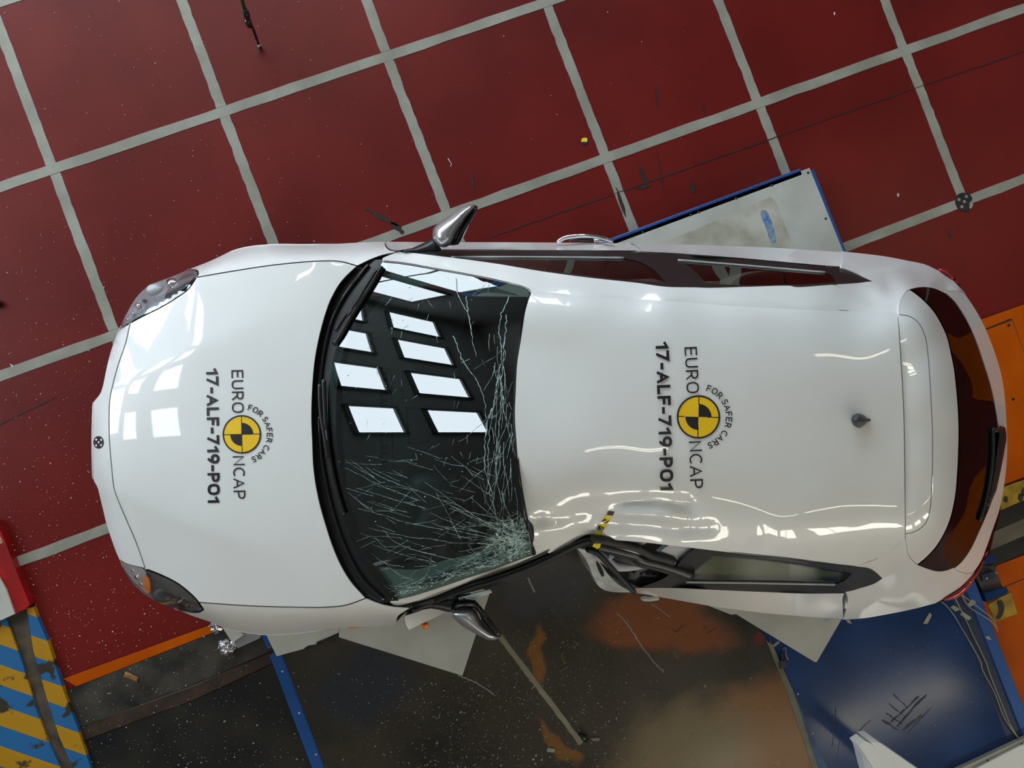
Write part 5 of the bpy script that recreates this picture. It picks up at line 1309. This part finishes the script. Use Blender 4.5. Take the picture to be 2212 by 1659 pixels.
strip('orange_line', gpoly((137, 1466), (451, 1351), (470, 1344), (476, 1360), (458, 1367), (166, 1482)), .0025, ora, floor, .001)
strip('plate_scratch', gpoly((172, 1570), (411, 1482), (560, 1420), (411, 1485)), .0102, pm('pale_scratch', (.08, .07, .06), .5), floor, .0004)
wood = blob('wood_chip', np.array(cL((810, 1035), (898, 1070), (885, 1106), (795, 1070))), .012, .006, .006, pm('pale_wood', (.24, .12, .03), .6, var=.3, scale=30), None, 4)
tag(wood, 'pale wooden chip on the grimy steel strip', 'wood chip')

# striped barrier, bottom left
def stripe_mat():
    m = bpy.data.materials.new('yellow_blue_stripes'); t, b = nt(m); N = t.nodes; Lk = t.links
    geo = N.new('ShaderNodeNewGeometry'); mp = N.new('ShaderNodeMapping'); mp.inputs['Rotation'].default_value = (0, 0, math.radians(42))
    Lk.new(geo.outputs['Position'], mp.inputs[0]); sp = N.new('ShaderNodeSeparateXYZ'); Lk.new(mp.outputs[0], sp.inputs[0])
    mu = N.new('ShaderNodeMath'); mu.operation = 'MULTIPLY_ADD'; mu.inputs[1].default_value = 1 / .200; mu.inputs[2].default_value = .12; Lk.new(sp.outputs[1], mu.inputs[0])
    fr = N.new('ShaderNodeMath'); fr.operation = 'FRACT'; Lk.new(mu.outputs[0], fr.inputs[0])
    gt = N.new('ShaderNodeMath'); gt.operation = 'GREATER_THAN'; gt.inputs[1].default_value = .5; Lk.new(fr.outputs[0], gt.inputs[0])
    x = N.new('ShaderNodeMix'); x.data_type = 'RGBA'; Lk.new(gt.outputs[0], x.inputs[0]); x.inputs[6].default_value = (.015, .12, .30, 1); x.inputs[7].default_value = (.42, .21, .005, 1)
    no = N.new('ShaderNodeTexNoise'); no.inputs['Scale'].default_value = 9; no.inputs['Detail'].default_value = 6; Lk.new(geo.outputs['Position'], no.inputs[0])
    rp = N.new('ShaderNodeValToRGB'); rp.color_ramp.elements[0].position = .565; rp.color_ramp.elements[1].position = .61; Lk.new(no.outputs['Fac'], rp.inputs[0])
    y = N.new('ShaderNodeMix'); y.data_type = 'RGBA'; Lk.new(rp.outputs[0], y.inputs[0]); Lk.new(x.outputs[2], y.inputs[6]); y.inputs[7].default_value = (.035, .027, .015, 1)
    Lk.new(y.outputs[2], b.inputs['Base Color']); b.inputs['Roughness'].default_value = .45
    return m
stm = stripe_mat()
bz = .03
bar = empty('striped_barrier', tuple(Wd(60, 1500, 0)), 'worn yellow and blue striped barrier beam with a red and white end', 'barrier')
prism('striped_plate', cL((-300, 780), (10, 705), (40, 692), (150, 1000), (240, 1300), (310, 1480), (390, 1659), (440, 1800), (-300, 1800)), 0, bz, stm, bar)
prism('striped_plate', cL((172, 628), (215, 622), (240, 690), (310, 850), (412, 1170), (500, 1400), (585, 1659), (640, 1800), (520, 1800), (470, 1659), (380, 1450), (300, 1200), (215, 900)), 0, bz, stm, bar)
prism('channel', cL((40, 692), (95, 665), (170, 628), (215, 900), (300, 1200), (380, 1450), (470, 1659), (520, 1800), (440, 1800), (390, 1659), (310, 1480), (240, 1300), (150, 1000)), 0, bz - .012, pm('dirty_channel', (.075, .055, .038), .55, var=.4, scale=12, dark=(.03, .024, .016)), bar)
redb = pm('bright_red_paint', (.36, .008, .008), .35, var=.2, scale=8, dark=(.22, .006, .006))
prism('red_end', cL((-40, 60), (0, 120), (40, 215), (95, 360), (190, 600), (172, 627), (95, 664), (80, 600), (40, 500), (-30, 380)), 0, bz + .02, redb, bar)
prism('white_end', cL((-300, 300), (-30, 385), (40, 505), (95, 664), (8, 704), (-300, 780)), 0, bz + .03, board, bar)
tube('wire_loop', cL((-6, 160), (4, 180), (18, 205), (12, 212), (-4, 190)), [.125, .13, .135, .13, .125], .003, pm('brass_wire', (.5, .4, .2), .4), bar, 5)

# guessed block added out of view, meant to shade the lower-left floor
blk = empty('shade_block', (-3.4, -4.0, 0), 'unseen grey concrete block added for shade past the striped barrier', 'block')
conc = pm('concrete', (.28, .27, .25), .85, var=.2, scale=3, bump=.1)
box('block_body', (-4.8, -6.2, 0), (-2.05, -2.35, 2.3), conc, blk, .02)
tube_w('pole', [(-2.9, -3.6, 2.3), (-2.9, -3.6, 3.0)], .127, pm('pole_steel', (.3, .3, .3), .4, .8), blk, 24)  # pole guessed along with the added block

# orange plates, rails and bracket on the right
opl = tag(strip('orange_plate', gpoly((2117, 691), (2260, 640), (2800, 445), (2800, 815), (2260, 1012), (2168, 1046), (2060, 1085), (2040, 900)), .0035, ora, None, .004), 'orange painted floor plate with a black slot behind the tailgate', 'floor plate')
strip('slot', gpoly(*r2((1605, 780), (1640, 770), (2000, 625), (2015, 640), (2010, 655), (1620, 800))), .0078, liner, opl, .0005)
strip('slot', gpoly(*r2((2010, 640), (2022, 640), (2212, 1170), (2212, 1190))), .0078, pm('thin_joint', (.10, .03, .01), .6), opl, .0004)
for q in (r2((1980, 728)), r3((2048, 1440 - 1630 + 420))):
    blob('plate_bolt', disc_px(*q[0], 3.4, 12), .0078, .003, .002, liner, opl, 1.6)
tag(strip('orange_plate', gpoly(*(r5((1780, 150), (2300, -50), (6000, -1500), (6000, 3000), (1700, 3000), (1500, 1659), (1500, 1330), (1500, 1000), (1500, 700)))), .0035, ora, None, .004), 'orange painted floor plate running down beside the trolley', 'floor plate')
for q in (((1900, 465), (2300, 308), (2300, 322), (1905, 480)),):
    strip('plate_joint', gpoly(*r5(*q)), .0080, pm('rusty_joint', (.06, .012, .006), .6), floor, .0004)
yb = pm('yellow_marker_plate', (.42, .26, .008), .5, var=.25, scale=10, dark=(.22, .13, .01))
tag(strip('yellow_plate', gpoly(*r4((1850, 130), (1900, 20), (1915, 0), (2300, -130), (2300, 165), (1840, 370))), .0035, yb, None, .005), 'yellow painted plate with black smudges under the tailgate corner', 'floor plate')
smu = pm('black_smudge', (.03, .02, .008), .6, var=.5, scale=20)
for cx_, cy_, rx in ((*r4((2140, 170))[0], 6), (*r4((1915, 200))[0], 5), (*r4((2190, 90))[0], 6)):
    strip('smudge', [U2(*q) for q in disc_px(cx_, cy_, rx, 14, 1.5)], .0086, smu, floor, .0004)
tag(strip('rail', gpoly(*r4((1840, 372), (2300, 165), (2300, 450), (1750, 690))), .003, darkp, None, .006), 'dark steel rail strip next to the yellow plate', 'rail')
tag(strip('rail', gpoly(*r4((1750, 690), (2300, 450), (2300, 710), (1680, 975))), .003, pm('grey_rail', (.13, .11, .07), .5, var=.25, scale=6), None, .008), 'olive grey steel rail strip between the two dark ones', 'rail')
tag(strip('rail', gpoly(*r4((1680, 975), (2300, 710), (2300, 985), (1780, 1200), (1600, 1330))), .003, darkp, None, .006), 'dark steel rail strip next to the lower orange plate', 'rail')
yp2 = tag(strip('yellow_plate', gpoly(*r5((1640, 740), (1990, 560), (2090, 880), (1750, 1010))), .0080, yb, None, .004), 'small yellow plate with a dark smear beside the trolley corner', 'floor plate')
strip('smudge', gpoly(*closed(r5((1780, 690), (1850, 680), (1885, 760), (1880, 850), (1820, 960), (1760, 960), (1800, 850), (1790, 770)), 3)), .0122, smu, yp2, .0004)
brk = empty('tow_bracket', tuple(Wd(2150, 1240, 0)), 'blue and rusty tow bracket bolted to the trolley corner', 'bracket')
prism('bracket_body', r5((1480, 330), (1560, 160), (1760, 150), (1880, 470), (1940, 560), (1620, 640)), .0, .10, pm('rusty_blue', (.07, .035, .018), .5, var=.6, scale=14, dark=(.02, .035, .06)), brk)
prism('bracket_block', closed(r5((1590, 30), (1760, 10), (1780, 60), (1740, 110), (1600, 150)), 4, False), .0, .12, bluep, brk)
prism('bracket_block', closed(r5((1600, 580), (1950, 490), (1972, 545), (1940, 600), (1640, 715)), 4, False), .0, .12, bluep, brk)
prism('bracket_block', closed(r5((1560, 300), (1760, 240), (1790, 330), (1590, 400)), 4, False), .0, .12, pm('dark_blue_block', (.015, .03, .055), .5, var=.4, scale=15), brk)
for q in ((1790, 262), (1650, 350)): blob('bracket_bolt', disc_px(*r5(q)[0], 2.6, 10), .122, .004, .002, chrome, brk, 1.5)

# cables and torn tape on the deck
cab = pm('pale_cable', (.30, .29, .20), .5, var=.1)
for pts, lb in ((r5((940, 700), (1060, 810), (1150, 930), (1250, 1100), (1410, 1370), (1560, 1659)) + [(2120, 1440), (2150, 1500), (2172, 1555), (2212, 1610)], 'pale sensor cable leaving the tail lamp, outermost from the orange plate'),
                (r5((1160, 660), (1240, 820), (1330, 1000), (1430, 1220), (1520, 1400), (1640, 1659)) + [(2136, 1450), (2160, 1510), (2185, 1570), (2222, 1625)], 'pale sensor cable running under the torn tape tab'),
                (r5((1255, 595), (1350, 760), (1400, 810), (1560, 910), (1700, 1000), (1780, 1090), (1812, 1165)), 'short pale cable bending from tail lamp to trolley edge'),
                (r5((1260, 600), (1380, 690), (1560, 830), (1690, 930), (1760, 1010), (1800, 1110)), 'straighter pale cable from tail lamp to trolley edge')):
    zz = [.42] + [.16] + [D + .005] * (len(pts) - 2)
    tag(tube('sensor_cable', pts, zz, .0032, cab, None, 6, 8), lb, 'cable')
tpm = pm('masking_tape', (.36, .36, .27), .6, var=.12, scale=20)
for pts, lb in ((r5((665, 1045), (765, 875), (802, 915), (735, 1045)), 'torn masking tape strip alone on the blue deck below the tail'),
                (r5((1085, 795), (1135, 762), (1240, 825), (1165, 858)), 'masking tape tab left of the second cable'),
                (r5((1235, 905), (1270, 858), (1410, 950), (1365, 992)), 'masking tape tab stuck over the second cable'),
                (r5((1350, 745), (1420, 672), (1478, 705), (1462, 745), (1390, 785)), 'masking tape tab on the short cables near the tail lamp'),
                (c5b((582, 870), (625, 838), (636, 850), (595, 882)), 'small masking tape scrap beside the padlock'),
                (c5b((1052, 690), (1080, 695), (1102, 728), (1076, 722)), 'masking tape scrap under the rear wheel arch'),
                (c5b((1962, 812), (1985, 806), (2002, 832), (1978, 828)), 'green tinged tape scrap near the right edge beam')):
    if len(pts) > 3: tag(strip('tape_scrap', [Wd(*q, .1145)[:2] for q in pts], .1125, tpm, None, .002), lb, 'tape')
pad = empty('padlock', tuple(Wd(1692, 1415)), 'dark padlock and wire at the corner of the blue deck', 'padlock')
prism('lock_body', c5b((640, 965), (676, 975), (684, 1010), (640, 1020)), .113, .138, pm('lock_body_dark', (.03, .028, .02), .4), pad)
tube('shackle', c5b((650, 970), (646, 920), (660, 895), (668, 930), (664, 975)), [.13, .14, .145, .14, .13], .005, liner, pad, 6)
tube('lock_wire', c5b((655, 900), (662, 885), (676, 876), (672, 920), (690, 960)), [.14, .13, .125, .12, .118], .0022, greyin, pad, 5)
# masking tape line and small marker on the brown sheet
a, b = Wd(1078, 1372, .1217)[:2], Wd(1256, 1606, .1217)[:2]
tag(strip('tape_line', ragged(a, b, .029, .0012, 24), .1216, pm('beige_tape', (.22, .20, .135), .55, var=.12, scale=12), None, .001), 'beige masking tape line running from the crushed side mirror across the brown sheet', 'tape')
mk = empty('marker_light', tuple(Wd(1264, 1596)), 'small black marker with a green spot at the end of the tape line', 'marker')
prism('marker_body', cR((965, 390), (1060, 385), (1240, 435), (1270, 490), (1240, 580), (1195, 620), (1070, 540)), .1216, .145, gloss_bl, mk)
blob('green_spot', np.array(cR((1100, 470), (1140, 450), (1185, 475), (1175, 520), (1130, 530), (1100, 500))), .145, .004, .003, pm('green_plastic', (.03, .30, .03), .4), mk, 1.5)
for q, lb, mt in ((cR((1335, 480), (1590, 470), (1590, 560), (1380, 570)), 'clear plastic slip beside the black marker', pm('clear_slip', (.22, .19, .16), .3)), (cR((40, 770), (270, 810), (240, 910), (15, 885)), 'grey plastic square left of the tape line end', pm('grey_square', (.28, .30, .25), .4)), (cL((1, 1), (2, 2)), None, None)):
    if lb: tag(prism('plastic_piece', q, .1216, .127, mt), lb, 'plastic piece')
# chalk-like scratches and fibres on the sheet
chalk = pm('pale_scratch_mark', (.26, .25, .25), .6, var=.3, scale=20)
for pts, wd in ((c6b((695, 1120), (770, 1200), (860, 1340), (940, 1440), (1000, 1510)), 2.2), (c6b((910, 1055), (970, 1095), (1040, 1145)), 1.3), (cP((1760, 1060), (1880, 1110), (2000, 1190)), 2.2), (cC((1495, 1190), (1510, 1220), (1540, 1285)), 3.5)):
    q = sm(pts, 6); q = q + rng.normal(0, .5, q.shape)
    t = np.gradient(q, axis=0); nn = np.stack([-t[:, 1], t[:, 0]], -1) / np.hypot(*t.T)[:, None]
    pol = np.vstack([q + nn * wd / 2, (q - nn * wd / 2)[::-1]])
    strip('scratch', [Wd(x, y, .122)[:2] for x, y in pol], .1217, chalk, sheet, .0003)
fib = pm('straw_fibre', (.24, .17, .05), .6)
FV = []; FF = []
for pts in ((c6b((350, 1370), (345, 1400), (365, 1440)), c6b((320, 1490), (375, 1462)), c6b((1030, 1210), (1080, 1240), (1130, 1205)), c6b((1265, 1200), (1282, 1258), (1340, 1222)), c6b((1060, 1345), (1075, 1395), (1095, 1415)), c6b((535, 970), (570, 980)), c6b((410, 1290), (450, 1320)), c6b((420, 1320), (425, 1345)), c6b((575, 1160), (600, 1195)))):
    for k in range(2):
        q = np.array(pts) + rng.normal(0, 1.5, (len(pts), 2)); q = sm(q, 4) if len(q) > 2 else lin(q, 4)
        W = P(q[:, 0], q[:, 1], np.full(len(q), .1235)); v, f = tube_w('', W, .0013, None, None, 4, raw=True)
        o = len(FV); FV += v; FF += [tuple(i + o for i in t) for t in f]
o = mesh('straw_fibres', np.array(FV), FF, fib); tag(o, 'straw coloured fibres strewn on the brown sheet', 'fibres', kind='stuff')
# glass fragments strewn about
def scatter(n, poly, dens=None):
    lo, hi = np.min(poly, 0), np.max(poly, 0); out = []
    while len(out) < n:
        q = rng.uniform(lo, hi, (n * 3, 2)); q = q[inside(q, np.array(poly, float))]
        if dens is not None: q = q[rng.uniform(0, 1, len(q)) < dens(q)]
        out += list(q)
    return np.array(out[:n])
blk = [join(OUTL)]
def visible(q): return q[~inside(q, OUTL)]
q = visible(scatter(900, [(0, 0), (840, 0), (840, 520), (250, 700), (200, 1000), (450, 1345), (140, 1460), (60, 1300), (0, 1100)], lambda q: np.clip((q[:, 1] / 1500) ** 2.2 * np.clip(1.1 - q[:, 0] / 800, .12, 1) + .10, 0, 1)))
q2 = scatter(40, [(840, 0), (1500, 0), (1500, 330), (1000, 430), (840, 450)])
q = np.vstack([q, q2])
sz = rng.lognormal(math.log(.0019), .45, len(q))
tag(crumbs('glass_fragments', q, np.full(len(q), .002), np.clip(sz, .001, .007), pm('red_floor_glass', (.55, .50, .46), .2, var=.3, scale=50)), 'tiny broken glass crumbs strewn over the red floor ahead of the car', 'glass fragments', kind='stuff')
q = scatter(1900, [(610, 1440), (980, 1465), (1090, 1385), (1240, 1250), (1300, 1290), (1640, 1400), (1740, 1659), (700, 1659)], lambda q: np.clip(1.05 - np.hypot(q[:, 0] - 1080, (q[:, 1] - 1560)) / 420, .10, 1))
sz = rng.lognormal(math.log(.0020), .45, len(q))
tag(crumbs('glass_fragments', q, np.full(len(q), .122), np.clip(sz, .001, .008), pm('sheet_glass', (.34, .35, .27), .25, var=.4, scale=50)), 'broken window glass crumbs scattered over the dark brown sheet', 'glass fragments', kind='stuff')
q = scatter(420, [(150, 1480), (450, 1370), (560, 1430), (680, 1659), (200, 1659)])
sz = rng.lognormal(math.log(.0021), .45, len(q))
tag(crumbs('glass_fragments', q, np.full(len(q), .011), np.clip(sz, .001, .006), pm('pit_glass', (.32, .33, .30), .25, var=.4, scale=50)), 'glass crumbs on the dark plates left of the blue beam', 'glass fragments', kind='stuff')
q = scatter(90, [(1770, 1400), (2080, 1330), (2160, 1560), (1840, 1600)])
tag(crumbs('glass_fragments', q, np.full(len(q), .1135), rng.uniform(.0008, .003, len(q)), pm('deck_glass', (.35, .40, .38), .25)), 'glass crumbs on the blue trolley deck', 'glass fragments', kind='stuff')
# small things on the red floor
fl = [('floor_chip', [(21, 786), (26, 788), (29, 792), (25, 792)], 'white plastic chip on the red floor near the left tape line', 'chip', pm('white_chip', (.6, .62, .58), .4), .005),
      ('floor_chip', c3((985, 78), (992, 78), (992, 95), (987, 95)), 'pale splinter on the red floor in the upper right square', 'chip', dotm, .003),
      ('floor_chip', c3((1393, 1255), (1400, 1245), (1408, 1258), (1400, 1272)), 'pale speck between the blue frame and the coded disc', 'chip', board, .003)]
for nm, pol, lb, ct_, mt, h in fl: tag(prism(nm, pol, .0, h, mt), lb, ct_)
tg = empty('marker_tag', tuple(U2(1261, 304)) + (0,), 'yellow and blue paper tag lying on the red floor above the mirror', 'tag')
prism('yellow_half', c2((1545, 895), (1562, 888), (1580, 892), (1580, 915), (1540, 915)), .0006, .006, hazy, tg)
prism('blue_half', c2((1545, 915), (1580, 915), (1575, 930), (1548, 930)), .0006, .005, bluep, tg)
wsp = tube('wire_bit', c2((680, 1022), (704, 1060), (697, 1075)), [.004, .004, .004], .002, dotm, None, 5, curve=False)
tag(wsp, 'bent white wire bit on the red floor above the mirror', 'wire')
# coded disc on the floor
cdm = empty('coded_disc', tuple(U2(2080, 436)) + (0,), 'black coded target disc with pale dots on the floor tape crossing', 'target')
disc = [U2(*q) for q in closed(c3((1765, 1300), (1775, 1265), (1800, 1248), (1830, 1246), (1860, 1258), (1876, 1285), (1868, 1305), (1850, 1320), (1858, 1345), (1845, 1362), (1815, 1366), (1785, 1350), (1770, 1325)), 3)]
strip('disc', disc, .0022, ink, cdm, .0015)
for x, y in ((1837, 1270), (1790, 1290), (1824, 1303), (1808, 1336)):
    strip('disc_dot', [U2(*q) for q in disc_px(*c3((x, y))[0], 3.4, 12)], .0038, tapem, cdm, .0004)
strip('disc_dot', [U2(*q) for q in c3((1862, 1305), (1878, 1290), (1880, 1330), (1866, 1350), (1855, 1342))], .0038, tapem, cdm, .0004)
# drop cord with a plug hanging down to the floor, top edge
hg = empty('air_line', tuple(U2(562, 102)) + (0,), 'green hose with black couplings and a thin rod touching the red floor', 'hose')
cs = lambda *p: c(500, 0, 120 / 1659., *p)
tube('rod', cs((820, 1370), (800, 1290), (620, 800)), [.03, .04, .16], .008, pm('dark_rod', (.02, .008, .008), .4), hg, 8, curve=False)
blob('tip', disc_px(*cs((850, 1420))[0], 4.8, 16), .014, .014, .013, rubber, hg, 2)
tube('collar', cs((838, 1385), (815, 1330)), [.028, .036], .010, greyin, hg, 8, curve=False)
for a_, b_, z0, z1, r, mt in (((540, 760), (470, 580), .16, .21, .019, gloss_bl), ((490, 570), (450, 500), .21, .23, .0145, pm('brass_dark', (.05, .055, .035), .4)), ((470, 510), (420, 350), .23, .27, .0185, gloss_bl), ((410, 360), (380, 240), .27, .30, .015, pm('olive_fitting', (.045, .05, .03), .4))):
    tube('coupling', cs(a_, b_), [z0, z1], r, mt, hg, 8, curve=False)
tube('hose', cs((370, 240), (330, 60), (300, -80), (230, -600)), [.30, .34, .37, .5], .011, pm('green_hose', (.035, .06, .012), .4), hg, 8)
ft = tag(blob('rubber_stop', disc_px(-4, 656, 8.5, 18), .01, .02, .01, rubber), 'black rubber foot at the left edge of the red floor', 'foot')

# white boom and lamp box low in the frame, near the camera
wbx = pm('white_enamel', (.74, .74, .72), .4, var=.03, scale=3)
ce = lambda *p: c(1780, 1400, 432 / 2212., *p)
bm = empty('white_boom', tuple(Wd(1960, 1680, .0)), 'white double-edged boom end reaching over the blue deck at the bottom edge', 'boom')
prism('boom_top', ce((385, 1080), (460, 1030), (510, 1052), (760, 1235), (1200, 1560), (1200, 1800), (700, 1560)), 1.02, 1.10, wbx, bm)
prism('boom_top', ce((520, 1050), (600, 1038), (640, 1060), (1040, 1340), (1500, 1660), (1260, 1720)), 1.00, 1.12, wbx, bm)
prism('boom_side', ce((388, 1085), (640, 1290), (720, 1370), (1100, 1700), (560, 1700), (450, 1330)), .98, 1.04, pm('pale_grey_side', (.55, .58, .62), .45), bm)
tube('boom_post', ce((1150, 1700), (1150, 1720)), [.0, 1.0], .05, wbx, bm, 12, curve=False)
lb_ = empty('corner_board', tuple(Wd(2190, 1680)), 'white panel with a grey metal edge strip at the lower right corner of the deck', 'board')
prism('panel_board', ce((1690, 1330), (2212, 1064), (2500, 915), (2500, 1700), (1500, 1700), (1450, 1450)), .1135, .150, wbx, lb_)
prism('edge_strip', ce((1515, 1328), (2190, 1012), (2500, 867), (2500, 913), (2212, 1062), (1688, 1329), (1450, 1448), (1400, 1380)), .1135, .140, pm('grey_metal_edge', (.33, .32, .27), .4, var=.08), lb_)
for q in ((1808, 1245), (2185, 1062)): blob('strip_bolt', disc_px(*ce(q)[0], 2.6, 10), .1405, .004, .002, screw, lb_, 1.5)
